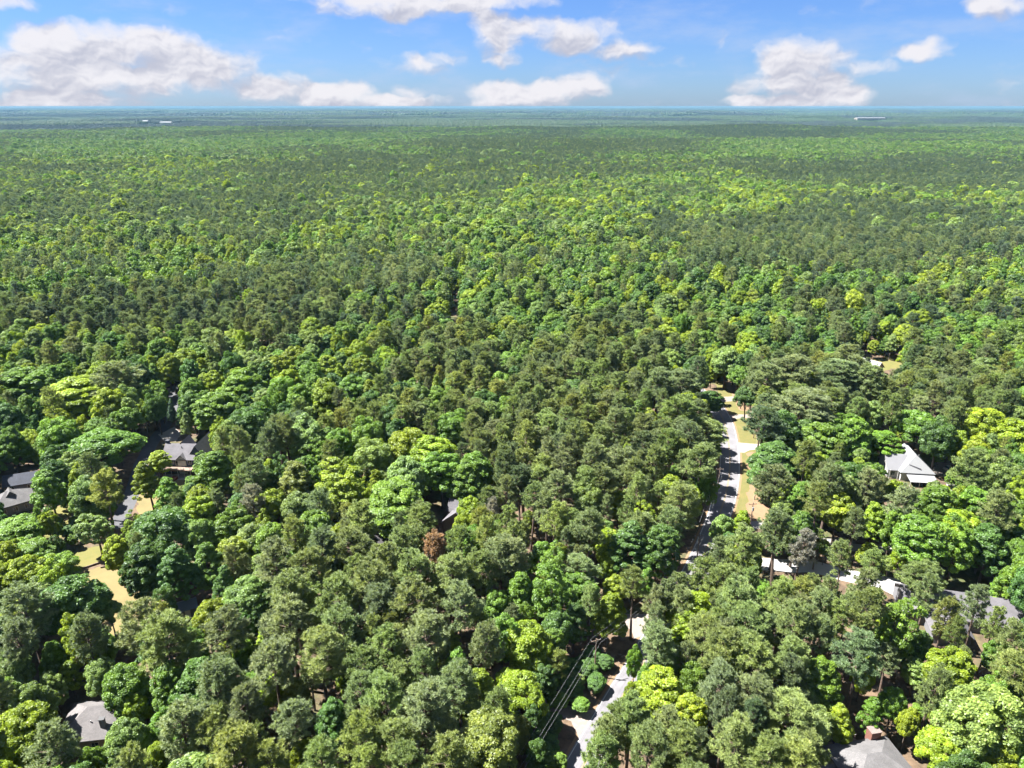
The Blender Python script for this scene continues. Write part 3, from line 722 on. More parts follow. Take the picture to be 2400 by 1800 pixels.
def timbers(label, pxs, hgt):
    P = [at(x, y)[:2] for x, y in pxs]; c = P[0]
    o = thing('retaining_wall', label, 'retaining wall', (c[0], c[1], 0))
    for a, b in zip(P[:-1], P[1:]):
        a = a - c; b = b - c; u = norm(b - a); v = np.array([-u[1], u[0]])
        for k in range(3):
            q = [a, b, b + v * .25, a + v * .25]; z0 = k * hgt / 3 - .05; z1 = (k + 1) * hgt / 3 - .07
            V = [(*q[i], z0) for i in range(4)] + [(*q[i], z1) for i in range(4)]
            part('timber', o, V, [(3, 2, 1, 0), (4, 5, 6, 7), (0, 1, 5, 4), (1, 2, 6, 5), (2, 3, 7, 6), (3, 0, 4, 7)], M_TIMBER)
timbers('upper dark timber retaining wall between the green lawn and the tan lawn', [(176, 1339), (205, 1331), (234, 1321), (270, 1311)], .6)
timbers('short lower timber retaining wall at the top edge of the tan lawn', [(236, 1332), (256, 1328), (278, 1323)], .5)

def car(label, px, py, rot, bm_):
    p = at(px, py); o = thing('parked_car', label, 'car', (p[0], p[1], .012), math.radians(rot))
    prof = [(-2.2, .45), (-2.25, .8), (-2.0, .98), (-1.2, 1.02), (1.0, 1.0), (2.0, .9), (2.25, .7), (2.2, .4)]
    V = [(x, -.88, z) for x, z in prof] + [(x, .88, z) for x, z in prof]; n = len(prof)
    F = [tuple(range(n)), tuple(range(n, 2 * n))[::-1]] + [(i, n + i, n + (i + 1) % n, (i + 1) % n) for i in range(n)]
    part('body', o, V, F, bm_)
    cb = [(-1.5, 1.02), (-1.0, 1.5), (.3, 1.52), (1.1, 1.02)]
    V = [(x, -.78 if z < 1.2 else -.62, z) for x, z in cb] + [(x, .78 if z < 1.2 else .62, z) for x, z in cb]
    g = part('windows', o, V, [(0, 1, 2, 3), (7, 6, 5, 4), (0, 4, 5, 1), (1, 5, 6, 2), (2, 6, 7, 3), (3, 7, 4, 0)], M_GLASS)
    pbox('car_roof', o, -.98, .28, -.63, .63, 1.49, 1.55, bm_)
    for x in (-1.35, 1.4):
        for y in (-.86, .86):
            w = part('wheel', o, *tube_vf([(x, y - .1, .33), (x, y + .1, .33)], .33, 12), M_DARKM)
            part('rim', w, *tube_vf([(x, y - .115, .33), (x, y + .115, .33)], .19, 10), M_GALV)
    for y in (-.6, .6): pbox('headlight', o, 2.17, 2.27, y - .18, y + .18, .6, .74, M_TRIM)
car('small white car parked on the gravel pad beside the white metal-roofed house', 2224, 1101, 25, M_WHITE)

# ------------------------------------------------------------------ tree forms
def cards(P, N, size, r, aspect=.62):
    n = len(P); t = norm(np.cross(N, r.normal(size=(n, 3)))); b = np.cross(N, t); s = np.asarray(size).reshape(-1, 1)
    V = np.stack([P + t * s, P + b * s * aspect, P - t * s, P - b * s * aspect], 1).reshape(-1, 3)
    return V, np.arange(n * 4).reshape(n, 4)

def crown_broad(seed, H, R, base, nl, lr, nleaf, leaf, shape='round', inner=.35, up=.35):
    r = np.random.default_rng(seed)
    zc = (base + H) / 2 - .06 * H; az = (H - base) / 2
    # uneven outline: a few big limbs pull the crown out
    k = r.normal(size=(6, 3)); k = norm(k); amp = r.uniform(-.30, .34, 6)
    d = r.normal(size=(nl * 3, 3)); d = norm(d); d = d[d[:, 2] > -.55]
    # spread them
    sel = [0]
    for i in range(1, len(d)):
        if len(sel) >= nl: break
        if np.min(np.sum((d[sel] - d[i]) ** 2, 1)) > (1.9 / math.sqrt(nl)) ** 2: sel.append(i)
    d = d[sel]; f = r.uniform(.78, 1.0, len(d)) * (1 + (np.clip(d @ k.T, 0, 1) ** 3 @ amp))
    ni = int(nl * inner); di = norm(r.normal(size=(ni, 3))); fi = r.uniform(.35, .68, ni)
    d = np.concatenate([d, di]); f = np.concatenate([f, fi])
    C = np.stack([R * f * d[:, 0], R * f * d[:, 1], zc + az * f * d[:, 2]], 1)
    tt = np.clip((C[:, 2] - base) / (H - base), 0, 1)
    if shape == 'cone': s = 1.25 * (1 - tt) ** .62 + .12; C[:, 0] *= s; C[:, 1] *= s
    if shape == 'spire': s = 1.3 * (1 - tt) ** .9 + .06; C[:, 0] *= s; C[:, 1] *= s
    if shape == 'flat': C[:, 2] = zc + (C[:, 2] - zc) * np.where(C[:, 2] > zc, .72, .6)
    if shape == 'vase': s = .62 + .5 * np.sqrt(tt); C[:, 0] *= s; C[:, 1] *= s
    lobe = lr * r.uniform(.65, 1.35, len(C))
    out = norm(C - np.array([0, 0, zc - az * .25]))
    cnt = np.maximum(3, (nleaf * (lobe / lr) ** 2).astype(int))
    idx = np.repeat(np.arange(len(C)), cnt)
    e = norm(r.normal(size=(len(idx), 3)) + out[idx] * .9 + np.array([0, 0, .45]))
    rad = lobe[idx] * r.uniform(.55, 1.08, len(idx)) ** .6
    P = C[idx] + e * rad[:, None] * np.array([1, 1, .82])
    N = norm(e * .75 + np.array([0, 0, up]) + r.normal(size=e.shape) * .5)
    V, F = cards(P, N, leaf * r.uniform(.65, 1.25, len(P)), r)
    var = np.repeat((r.uniform(.74, 1.26, len(C))[idx] * r.uniform(.72, 1.28, len(P))), 4)
    return V, F, var, C

def tubes(segs):
    VV = []; FF = []; o = 0
    for P, r, n in segs:
        V, F = tube_vf(P, r, n); VV += [tuple(v) for v in V]; FF += [[i + o for i in f] for f in F]; o += len(V)
    return np.array(VV), FF

def trunk_broad(seed, H, C, r0, nlimb):
    r = np.random.default_rng(seed + 500); top = C[:, 2].max() * .86
    b = r.normal(size=2) * .35
    path = [(0, 0, -.5), (b[0] * .3, b[1] * .3, top * .3), (b[0], b[1], top * .6), (b[0] * .6, b[1] * .6, top)]
    S = [(path, [r0 * 1.25, r0 * .85, r0 * .5, r0 * .12], 7)]
    for i in r.choice(len(C), min(nlimb, len(C)), replace=False):
        t = r.uniform(.35, .7); p = np.array([b[0] * t, b[1] * t, top * t]); q = C[i]
        if q[2] < p[2]: p[2] = max(q[2] - 1.0, top * .25)
        S.append(([p, p * .5 + q * .5 + np.array([0, 0, -.25]), q], [r0 * .34, r0 * .2, r0 * .05], 4))
    return tubes(S)

def crown_pine(seed, H, R, base, nb, nt_, nneed, nl_, nw, open_=0.0):
    r = np.random.default_rng(seed); br = []; T = []; D = []; Rv = []
    for i in range(nb):
        t = (i + r.uniform(0, 1)) / nb; z = base + (H - base) * (t ** .9) * .97
        a = i * 2.39996 + r.uniform(-.5, .5)
        L_ = R * (math.sqrt(max(0, 1 - (max(0, t - .12) / .9) ** 2)) * .92 + .08) * r.uniform(.62, 1.06) * (.72 + .28 * min(1, t * 4 + .35))
        if r.uniform() < open_: L_ *= .45
        tilt = math.radians(r.uniform(2, 20) + 38 * t ** 2)
        d = np.array([math.cos(a) * math.cos(tilt), math.sin(a) * math.cos(tilt), math.sin(tilt)])
        p0_ = np.array([0, 0, z]); q = p0_ + d * L_; q[2] += -.04 * L_
        br.append((p0_, q))
        m_ = max(3, int(nt_ * (L_ / R + .25)))
        s = r.uniform(.38, 1.05, m_) ** .8
        side = norm(np.cross(d, [0, 0, 1.])); lat = r.normal(size=m_) * .19 * L_ * (1.25 - s * .55)
        pts = p0_ + d * (L_ * s)[:, None] + side * lat[:, None] + np.array([0, 0, 1.]) * (r.uniform(-.12, .30, m_) * R * .5)[:, None]
        T.append(pts); D.append(np.repeat(d[None], m_, 0)); Rv.append(np.full(m_, r.uniform(.82, 1.18)))
    m_ = nt_ * 2; pts = np.array([0, 0, H]) + r.normal(size=(m_, 3)) * np.array([R * .16, R * .16, R * .14]) - np.array([0, 0, .4]); T.append(pts); D.append(np.repeat([[0, 0, 1.]], m_, 0)); Rv.append(np.ones(m_))
    T = np.concatenate(T); D = np.concatenate(D); Rv = np.concatenate(Rv) * r.uniform(.85, 1.15, len(T))
    idx = np.repeat(np.arange(len(T)), nneed)
    e = norm(r.normal(size=(len(idx), 3)) * .85 + D[idx] * .45 + np.array([0, 0, .62]))
    P = T[idx] + e * r.uniform(0, .12, (len(idx), 1)) * nl_ * 3
    ln = nl_ * r.uniform(.65, 1.25, (len(idx), 1)); w = norm(np.cross(e, np.array([0, 0, 1.]) * .9 + norm(T[idx] - np.array([0, 0, base])) * .5 + r.normal(size=e.shape) * .55)) * nw
    V = np.stack([P - w, P + w, P + e * ln + w * .35, P + e * ln - w * .35], 1).reshape(-1, 3)
    var = np.repeat(Rv[idx] * r.uniform(.7, 1.3, len(idx)), 4)
    return V, np.arange(len(idx) * 4).reshape(-1, 4), var, br

def trunk_pine(seed, H, br, r0):
    r = np.random.default_rng(seed + 900); b = r.normal(size=2) * .25
    S = [([(0, 0, -.5), (b[0] * .5, b[1] * .5, H * .35), (b[0] * .3, b[1] * .3, H * .7), (0, 0, H * .985)], [r0 * 1.2, r0 * .85, r0 * .5, .03], 7)]
    for p, q in br: S.append(([p, p * .45 + q * .55 + np.array([0, 0, -.1]), p * .12 + q * .88], [.075, .05, .02], 3))
    return tubes(S)

FORMS = {}
def reg(key, kind, H, R, V, F, var, tV, tF, fm, bm_):
    cm = mesh_np(key + '_crown', V, F, [fm], {'leafvar': var})
    tm = mesh_np(key + '_trunk', tV, tF, [bm_])
    FORMS.setdefault(kind, []).append(dict(H=H, R=R, crown=cm, trunk=tm, V=V, F=F, var=var, tV=tV, tF=tF, fm=fm, bm=bm_))
def robust_R(V): return float(np.percentile(np.hypot(V[:, 0], V[:, 1]), 96))

for i in range(7):     # round spreading broadleaf
    H = 18.0; R = 5.0; sh = ['round', 'round', 'vase', 'flat', 'round', 'cone', 'vase'][i]
    V, F, var, C = crown_broad(20 + i, H, R * .86, [4.5, 5.5, 5, 6, 3.8, 3, 6][i], [74, 92, 80, 84, 110, 90, 56][i], [1.15, 1.0, 1.1, 1.05, .92, .95, 1.3][i], 270, .215, sh, .45)
    reg(f'broadleaf{i}', 'b', H, robust_R(V), V, F, var, *trunk_broad(20 + i, H, C, .32, 14), M_LEAF, M_BARK)
for i in range(4):     # taller, narrower, airy broadleaf
    H = 20.0; R = 3.9
    V, F, var, C = crown_broad(60 + i, H, R * .88, [4, 5.5, 3.5, 5][i], [74, 64, 84, 70][i], [.8, .9, .75, .85][i], 170, .205, ['cone', 'vase', 'cone', 'round'][i], .5)
    reg(f'slender{i}', 's', H, robust_R(V), V, F, var, *trunk_broad(60 + i, H, C, .26, 16), M_LEAF, M_BARK)
for i in range(5):     # pines
    H = 23.0; R = 4.3
    V, F, var, br = crown_pine(90 + i, H, R * .9, [12.2, 13.5, 11.2, 14.0, 12.5][i], [58, 50, 64, 46, 56][i], [11, 11, 10, 12, 10][i], 34, .44, .044, [.05, .15, .1, .1, .25][i])
    reg(f'pine{i}', 'p', H, robust_R(V), V, F, var, *trunk_pine(90 + i, H, br, .30), M_NEEDLE, M_PBARK)
for i in range(2):     # conical conifers
    H = 14.0; R = 2.3
    V, F, var, C = crown_broad(130 + i, H, R * .95, .9, 110, .55, 70, .20, 'spire', .5, .1)
    reg(f'conifer{i}', 'c', H, robust_R(V), V, F, var, *trunk_broad(130 + i, H, C, .2, 10), M_NEEDLE, M_PBARK)
# lighter forms for the middle distance and beyond
LOD = {}
def reg_lod(kind, H, V, F, var, tV, tF, fm, bm_):
    n = len(V); F2 = [list(f) for f in F] + [[i + n for i in f] for f in tF]
    me = mesh_np('forest_form', np.concatenate([V, tV]), F2, [fm, bm_], {'leafvar': np.concatenate([var, np.ones(len(tV))])}, [0] * len(F) + [1] * len(tF))
    LOD.setdefault(kind, []).append((me, H, robust_R(V)))
for k, lst in FORMS.items():           # full forms as one mesh
    for f in lst: reg_lod(k + '0', f['H'], f['V'], f['F'], f['var'], f['tV'], f['tF'], f['fm'], f['bm'])
for lv_, (nf, sz, nlob) in {'1': (64, .44, 1.25), '2': (26, .74, .9)}.items():
    for i in range(4):
        V, F, var, C = crown_broad(220 + i, 18, 4.4, 4.5, int([44, 50, 40, 46][i] * nlob), 1.4, nf, sz, ['round', 'vase', 'flat', 'round'][i], .3)
        reg_lod('b' + lv_, 18, V, F, var, *trunk_broad(220 + i, 18, C, .32, 0), M_LEAF, M_BARK)
    for i in range(3):
        V, F, var, C = crown_broad(260 + i, 20, 3.4, 4, int(44 * nlob), 1.05, int(nf * .75), sz * .9, ['cone', 'vase', 'cone'][i], .3)
        reg_lod('s' + lv_, 20, V, F, var, *trunk_broad(260 + i, 20, C, .26, 0), M_LEAF, M_BARK)
    for i in range(4):
        V, F, var, br = crown_pine(290 + i, 23, 3.8, 11.5, 34 if lv_ == '1' else 26, 8 if lv_ == '1' else 6, 13 if lv_ == '1' else 9, .6 if lv_ == '1' else .85, .085 if lv_ == '1' else .14)
        reg_lod('p' + lv_, 23, V, F, var, *trunk_pine(290 + i, 23, [], .30), M_NEEDLE, M_PBARK)

# ------------------------------------------------------------------ where the trees stand
TINT = {   # leaf colours
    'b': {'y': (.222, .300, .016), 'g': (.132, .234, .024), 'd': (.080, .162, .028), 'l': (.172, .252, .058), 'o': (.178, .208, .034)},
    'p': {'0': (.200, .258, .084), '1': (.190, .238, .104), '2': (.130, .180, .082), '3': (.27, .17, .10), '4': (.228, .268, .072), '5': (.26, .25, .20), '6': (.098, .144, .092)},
    'c': {'k': (.075, .125, .08), 'g': (.095, .155, .035)},
}
TINT['s'] = TINT['b']
WORDS = {'b': {'y': 'yellow-green', 'g': 'fresh green', 'd': 'deep green', 'l': 'pale green', 'o': 'golden-olive'},
         'p': {'0': 'olive-green', '1': 'grey-green', '2': 'dark green', '3': 'rust-brown', '4': 'yellowish olive', '5': 'bare grey', '6': 'blue-grey'},
         'c': {'k': 'blue-green', 'g': 'mid-green'}}
WORDS['s'] = WORDS['b']

# (x, y, crown width in px, kind, tint): crowns read off the photograph
NEAR = """60 900 120 b g;185 925 150 b y;30 985 90 b d;246 1042 150 b g;150 1025 105 b g;292 985 75 b g;112 1138 85 s g;22 1235 130 b g;222 1226 82 s l;372 1072 52 s y
345 1118 64 s y;505 1105 105 s g;392 1165 72 s g;378 1250 150 b d;462 1205 80 b y;276 1290 62 b y;401 968 24 c k;424 972 28 c k;497 903 62 b y;565 900 110 b g
512 962 110 b g;585 1000 105 b d;270 890 100 p 1;330 880 70 b d;590 1180 62 p 5;545 1245 92 b g;592 1268 85 b l;78 1292 110 b g;68 1345 95 b y;15 1360 80 b y
132 1322 110 b g;168 1414 145 b d;62 1428 112 p 1;48 1500 90 p 1;256 1430 56 b l;337 1472 110 p 1;394 1500 128 p 0;484 1450 82 b y;526 1484 104 p 1;575 1402 115 b l
346 1325 112 b d;420 1328 92 s d;490 1322 82 s g;208 1490 84 p 2;130 1545 74 b g;34 1572 95 b l;229 1580 72 b l;247 1512 62 b g;300 1605 105 b g;398 1612 88 s g
328 1652 60 b y;60 1712 132 b y;122 1762 112 p 1;292 1745 100 b l;220 1782 70 b g;518 1605 112 p 1;455 1540 72 b g;432 1712 118 p 1;558 1770 130 p 4;318 1798 90 p 4
590 1655 84 p 1;575 1540 72 b g;370 1792 72 b y;722 1036 105 s l;806 1046 70 s g;885 1076 92 b l;953 1052 108 b y;1010 1066 112 b y;692 1132 92 s o;803 1150 125 s y
925 1178 158 b g;703 1198 84 b l;1090 1124 92 b g;1035 1108 100 b g;742 1246 100 b g;640 1272 92 b g;752 1290 84 p 2;825 1288 84 p 0;947 1290 90 p 0;1016 1296 76 p 3
906 1325 92 p 0;1090 1284 80 p 0;1172 1312 92 p 1;1102 1196 70 b y;1092 1238 64 b y;1153 1206 42 p 5;650 1328 100 p 1;718 1342 100 p 0;785 1346 60 b l;860 1372 110 p 0
972 1362 112 p 0;1062 1352 100 p 0;1125 1340 88 p 0;692 1402 110 p 0;790 1412 112 p 0;880 1424 100 p 1;982 1424 112 p 0;1076 1418 100 p 1;1165 1424 82 b g;618 1432 72 b d
680 1462 118 p 1;610 1545 52 b y;642 1570 112 p 1;757 1542 112 p 0;800 1482 108 p 0;906 1528 92 p 0;994 1490 112 p 1;1058 1506 46 s y;1132 1506 84 p 1;996 1572 74 p 0
1080 1608 100 p 1;810 1590 54 b y;858 1572 92 p 0;776 1678 92 b d;690 1638 84 b o;900 1642 112 p 0;982 1680 130 p 1;690 1702 92 p 1;840 1734 112 p 4;930 1746 100 p 0
1136 1734 150 b o;1042 1786 112 p 0;710 1772 52 b y;640 1786 84 p 4;762 1796 92 p 0;862 1800 84 p 4;950 1804 92 p 0;1184 1490 92 s g;1188 1604 62 b y;1215 1392 84 s g
1290 1388 112 s g;1352 1378 92 b g;1424 1432 88 b y;1236 1520 118 b y;1308 1542 54 p 4;1222 1624 118 b y;1222 1724 66 b o;1562 1400 62 p 1;1532 1422 64 p 1;1625 1432 118 s y
1545 1506 80 p 1;1489 1556 46 b g;1552 1622 132 b y;1628 1602 84 b g;1722 1422 112 p 0;1762 1482 112 p 0;1702 1534 112 p 0;1648 1500 84 p 0;1772 1562 112 p 0;1692 1612 102 p 1
1762 1642 102 p 1;1476 1694 104 p 0;1612 1692 94 s y;1408 1788 92 p 0;1512 1764 112 p 0;1612 1776 112 p 4;1722 1742 112 p 0;1800 1790 100 p 0;1832 1412 100 p 0;1882 1402 84 p 4
1922 1434 100 p 1;1852 1474 112 p 0;1952 1454 92 p 0;2030 1384 92 p 1;2093 1474 118 s g;2172 1392 92 p 1;2218 1446 84 p 4;2292 1418 88 p 1;2326 1464 72 p 0;2242 1492 62 p 0
2240 1582 120 b y;1918 1596 118 b g;1850 1678 150 p 0;2280 1692 215 b l;2214 1756 112 b y;2366 1574 102 p 4;2384 1664 84 b g;1868 1794 104 p 4;2128 1692 56 b y;2392 1764 84 b g
2342 1794 100 b y;2012 1542 108 p 2;2364 1492 56 p 0;2342 1536 62 b g;1943 1138 82 p 1;2035 1140 64 p 1;2100 1158 44 b y;2117 1184 80 p 1;1966 1192 90 b y;2050 1216 62 s y
2194 1194 92 s g;2282 1182 100 s g;2276 1106 92 p 0;2354 1132 90 b l;2342 1204 84 p 1;2394 1204 70 b g;1930 1040 104 b g;2004 1030 104 b g;2072 1020 90 s g;2153 1000 112 b g
2200 1036 92 b d;2298 1000 112 b y;2372 1022 92 b y;1978 1316 74 p 0;2050 1326 74 p 0;2166 1338 100 p 0;2035 1292 52 b y;2116 1292 52 b y;2152 1272 104 s g;2242 1272 100 s g
2322 1272 100 s d;2392 1312 84 b g;1817 1080 132 b d;1902 1020 122 b d;1988 1010 104 b g;1812 1138 88 p 1;1874 1164 62 b g;1788 1000 92 p 2;1880 954 130 p 1;1752 932 56 b d
1738 880 58 b g;1860 872 110 p 1;1795 892 90 p 1;1962 882 112 p 1;1909 914 32 s y;1812 916 62 b g;1542 902 92 p 1;1602 902 92 p 1;1668 932 62 b d;1526 988 56 b y
1582 972 92 p 0;1655 992 88 p 0;1664 1044 50 b g;1640 1084 92 p 0;1648 1146 62 b g;1618 1178 66 b y;1690 1236 54 b l;1735 1226 48 b y;1745 1286 108 p 0;1828 1246 82 p 2
1874 1284 62 p 5;1742 1312 92 b y;1372 1190 92 b l;1450 1180 56 b y;1290 1222 72 p 4;1236 1222 28 s y;1268 1302 72 s g;1356 1318 92 p 1;1422 1322 52 b y;1446 1366 66 b y
1190 1312 94 p 1;1298 1336 72 s g;1224 1382 84 s g;1060 1012 92 b g;1112 1100 90 b g;1482 1282 100 s d;1542 1288 96 s d;1150 1130 40 b y;1568 1236 72 p 1;1590 1180 90 p 0
238 1386 20 c g;1272 1590 70 b d;1300 1470 80 b d;1345 1452 64 s d;1250 1690 70 b d;1265 1775 60 b d;1588 1388 62 p 1;1604 1424 70 p 1;1662 1398 84 s y;1650 1352 78 p 0;1698 1368 90 p 0;1578 1462 74 s y;1612 1482 80 s y;1432 1744 92 p 0;1452 1702 78 p 0;1492 1642 58 b y;1474 1664 46 p 0;1512 1590 52 b g;1370 1560 60 u d;1400 1596 50 u d;1335 1606 64 u d;1362 1650 44 u g;1290 1692 60 u d;1275 1746 70 u d;1306 1782 50 u g;1418 1546 44 u d;1330 1560 60 u d;1386 1530 50 u d;1310 1640 50 u g;1352 1590 40 u l;446 1124 26 u g;392 1130 24 u g;2108 1150 26 u g;158 1240 34 u d;1812 1176 26 u d;1798 1150 22 u g;1783 1128 20 u g;1530 1460 60 p 1;1560 1560 80 b g;2004 872 72 p 1;2036 894 74 p 1;1985 842 70 p 1"""
# areas of the picture (canopy level) richer in pine or in broadleaf: cx, cy, rx, ry, share of pine
AREAS = [(1250, 1080, 330, 140, .95), (1450, 1000, 230, 130, .93), (900, 1420, 330, 150, .93), (1000, 1700, 400, 120, .85), (1600, 1720, 250, 150, .82), (1820, 1480, 200, 140, .95), (2000, 1400, 130, 70, .95),
         (1850, 930, 200, 110, .85), (2150, 900, 300, 90, .8), (2060, 540, 430, 110, .88), (2200, 400, 520, 60, .9), (1350, 342, 620, 26, .9), (900, 440, 480, 40, .82), (1200, 395, 520, 40, .78), (650, 480, 190, 55, .78),
         (700, 640, 130, 60, .8), (60, 740, 90, 40, .85), (190, 700, 70, 40, .75), (310, 725, 70, 40, .75), (480, 745, 90, 40, .75), (660, 750, 130, 55, .8), (960, 640, 90, 60, .85), (1050, 765, 80, 40, .7), (1500, 780, 170, 60, .75),
         (1400, 835, 170, 45, .8), (1060, 850, 120, 50, .78), (100, 470, 170, 50, .8), (270, 440, 160, 35, .6), (420, 560, 90, 30, .6), (250, 640, 60, 30, .7), (1250, 520, 90, 30, .7),
         (250, 1000, 320, 160, .04), (650, 860, 330, 90, .12), (850, 1080, 200, 100, .06), (1000, 720, 230, 60, .22), (2000, 750, 350, 80, .25), (2200, 1230, 230, 120, .2), (1400, 600, 260, 90, .18), (1700, 760, 280, 60, .18),
         (1850, 345, 260, 24, .05), (700, 332, 320, 14, .08), (1330, 460, 220, 28, .2), (300, 570, 330, 60, .22), (830, 560, 260, 45, .15), (1330, 690, 200, 60, .1), (300, 840, 330, 70, .15), (1000, 500, 260, 30, .3), (300, 380, 330, 22, .2),
         (600, 910, 380, 110, .05), (880, 770, 200, 50, .2), (1250, 700, 260, 60, .1), (1700, 700, 300, 70, .12), (2100, 780, 250, 60, .2), (500, 600, 320, 45, .15), (1150, 620, 160, 40, .15)]
# picture areas that must stay open (roofs, road, lawns): no fill tree may hide them
CLEAR = [[(384, 1036), (392, 1027), (420, 1018), (440, 1026), (458, 1006), (474, 1008), (488, 1026), (480, 1050), (455, 1070), (452, 1095), (440, 1118), (400, 1122), (384, 1095), (384, 1066)],
         [(0, 1158), (28, 1138), (78, 1138), (74, 1170), (48, 1190), (0, 1170)], [(18, 1130), (84, 1098), (82, 1124), (60, 1140), (28, 1142)],
         [(1022, 1222), (1048, 1190), (1074, 1172), (1108, 1164), (1084, 1196), (1068, 1206), (1062, 1230), (1048, 1262), (1036, 1250), (1036, 1224)],
         [(888, 1250), (908, 1250), (908, 1272), (888, 1274)],
         [(2080, 1078), (2110, 1080), (2147, 1062), (2186, 1100), (2192, 1110), (2168, 1132), (2150, 1142), (2120, 1140), (2100, 1132), (2078, 1140)], [(2196, 1088), (2228, 1084), (2240, 1098), (2210, 1106)],
         [(2130, 1364), (2180, 1372), (2370, 1430), (2372, 1486), (2330, 1500), (2210, 1516), (2180, 1480), (2140, 1430)],
         [(1938, 1790), (1980, 1750), (2060, 1716), (2086, 1712), (2110, 1770), (2112, 1810), (1938, 1810)],
         [(160, 1708), (192, 1668), (264, 1660), (300, 1684), (262, 1690), (232, 1720), (200, 1742)], [(428, 1414), (462, 1402), (470, 1414), (448, 1440), (430, 1446)],
         [(2028, 834), (2050, 842), (2112, 848), (2108, 862), (2072, 874), (2058, 862), (2044, 850)],
         [(1678, 895), (1715, 892), (1745, 940), (1758, 980), (1768, 1020), (1775, 1060), (1752, 1072), (1765, 1120), (1776, 1160), (1795, 1195), (1785, 1215), (1712, 1212), (1690, 1190), (1688, 1110), (1696, 1080), (1690, 1030), (1695, 990), (1680, 935)],
         [(1600, 1330), (1650, 1250), (1690, 1190), (1710, 1200), (1700, 1225), (1672, 1265), (1640, 1310), (1612, 1345)],
         [(1440, 1462), (1470, 1440), (1520, 1440), (1515, 1476), (1470, 1500), (1476, 1530), (1462, 1580), (1440, 1620), (1420, 1680), (1405, 1735), (1370, 1770), (1330, 1800), (1320, 1790), (1370, 1700), (1345, 1660), (1280, 1640), (1330, 1560), (1400, 1490)],
         [(1225, 1790), (1300, 1640), (1340, 1640), (1330, 1720), (1290, 1800)],
         [(176, 1342), (205, 1290), (230, 1318), (285, 1322), (296, 1372), (346, 1402), (342, 1432), (290, 1468), (250, 1470), (232, 1402)],
         [(325, 1140), (362, 1150), (358, 1205), (340, 1212), (322, 1180)], [(300, 1030), (330, 1000), (385, 1000), (402, 940), (396, 900), (420, 896), (420, 1005), (380, 1040), (330, 1110), (310, 1180), (290, 1230), (270, 1250), (280, 1180), (300, 1100)],
         [(1760, 1312), (1892, 1320), (1960, 1338), (2040, 1352), (2040, 1366), (1955, 1352), (1890, 1336), (1760, 1330)], [(2040, 1352), (2116, 1366), (2110, 1396), (2070, 1425)], [(1945, 1266), (2010, 1282), (2008, 1290), (1945, 1278)],
         [(1064, 695), (1072, 695), (1072, 750), (1062, 750)]]
for (px, py, hw, yy) in FARB: CLEAR.append([(px - hw, py - 9), (px + hw, py - 9), (px + hw, py + .5), (px - hw, py + .5)])

def poly_pts(poly):
    P = []
    for i in range(len(poly)):
        a = np.array(poly[i], float); b = np.array(poly[(i + 1) % len(poly)], float); n = max(1, int(np.linalg.norm(b - a) / 14))
        for k in range(n): P.append(a + (b - a) * k / n)
    c = np.mean(P, 0); P.append(c); return np.array(P)
CLEARPTS = [poly_pts(p) for p in CLEAR]
ROADPTS = ROAD
def on_open_ground(x, y, m=4.8):
    if np.min((ROADPTS[:, 0] - x) ** 2 + (ROADPTS[:, 1] - y) ** 2) < m * m: return True
    for hx, hy, hr in HOUSES:
        if (x - hx) ** 2 + (y - hy - 3) ** 2 < hr * hr: return True
    return False
LITROOFS = []
def shades(x, y, H, R):
    k = 1 / math.tan(SUN_EL); hx_, hy_ = -math.sin(SUN_AZ), -math.cos(SUN_AZ)
    for cx, cy, cr, cz in LITROOFS:
        for f in (.55, .75, .95):
            d = (f * H - cz) * k
            if d > 0 and (x + hx_ * d - cx) ** 2 + (y + hy_ * d - cy) ** 2 < (cr + R * .7 * (1.3 - f * .6)) ** 2: return True
    return False
def hides(x, y, H, R, kind, sunny=True):
    if sunny and shades(x, y, H, R): return True
    z0 = H * (.5 if kind == 'p' else .25); zc = (H + z0) / 2; hz = (H - z0) / 2
    cx_, cy_, cz_ = proj((x, y, zc)); rx_ = R * FPX / cz_ * .88; ry_ = (hz * .8 + R * .45) * FPX / cz_ * .88
    hit = False
    for q in CLEARPTS:
        if q[:, 0].max() < cx_ - rx_ or q[:, 0].min() > cx_ + rx_ or q[:, 1].max() < cy_ - ry_ or q[:, 1].min() > cy_ + ry_: continue
        hit = True
        if np.any(((q[:, 0] - cx_) / rx_) ** 2 + ((q[:, 1] - cy_) / ry_) ** 2 < 1): return True
    return hit and hides_old(x, y, H, R, kind, zc, hz)
def hides_old(x, y, H, R, kind, zc, hz):
    pts = np.array([(x, y, zc), (x - .85 * R, y, zc), (x + .85 * R, y, zc), (x, y, zc + hz * .9), (x, y, zc - hz * .9), (x - .6 * R, y, zc + .6 * hz), (x + .6 * R, y, zc + .6 * hz), (x - .6 * R, y, zc - .6 * hz), (x + .6 * R, y, zc - .6 * hz)])
    X, Y, _ = proj(pts)
    for poly in CLEAR:
        xs = [q[0] for q in poly]; ys = [q[1] for q in poly]
        if X.max() < min(xs) or X.min() > max(xs) or Y.max() < min(ys) or Y.min() > max(ys): continue
        for a, b in zip(X, Y):
            if in_poly(a, b, poly): return True
    return False
def pine_share(x, y):
    X, Y, _ = proj(np.stack([x, y, np.full_like(x, 15.0)], -1))
    p = np.clip(.28 + 1.6 * fbm(x / 150, y / 190, 21, 3) * (1 - .6 * smooth01(y, 700, 1600)) + 3.0 * fbm(x / 520, y / 700, 25, 3) * smooth01(y, 600, 1500), .03, .97)
    for cx, cy, rx, ry, s in AREAS:
        d = np.sqrt(((X - cx) / rx) ** 2 + ((Y - cy) / ry) ** 2); w = np.clip(2.2 * (1 - d), 0, 1)
        p = p * (1 - w) + s * w
    return np.clip(.5 + (p - .5) * 1.15, .02, .98)

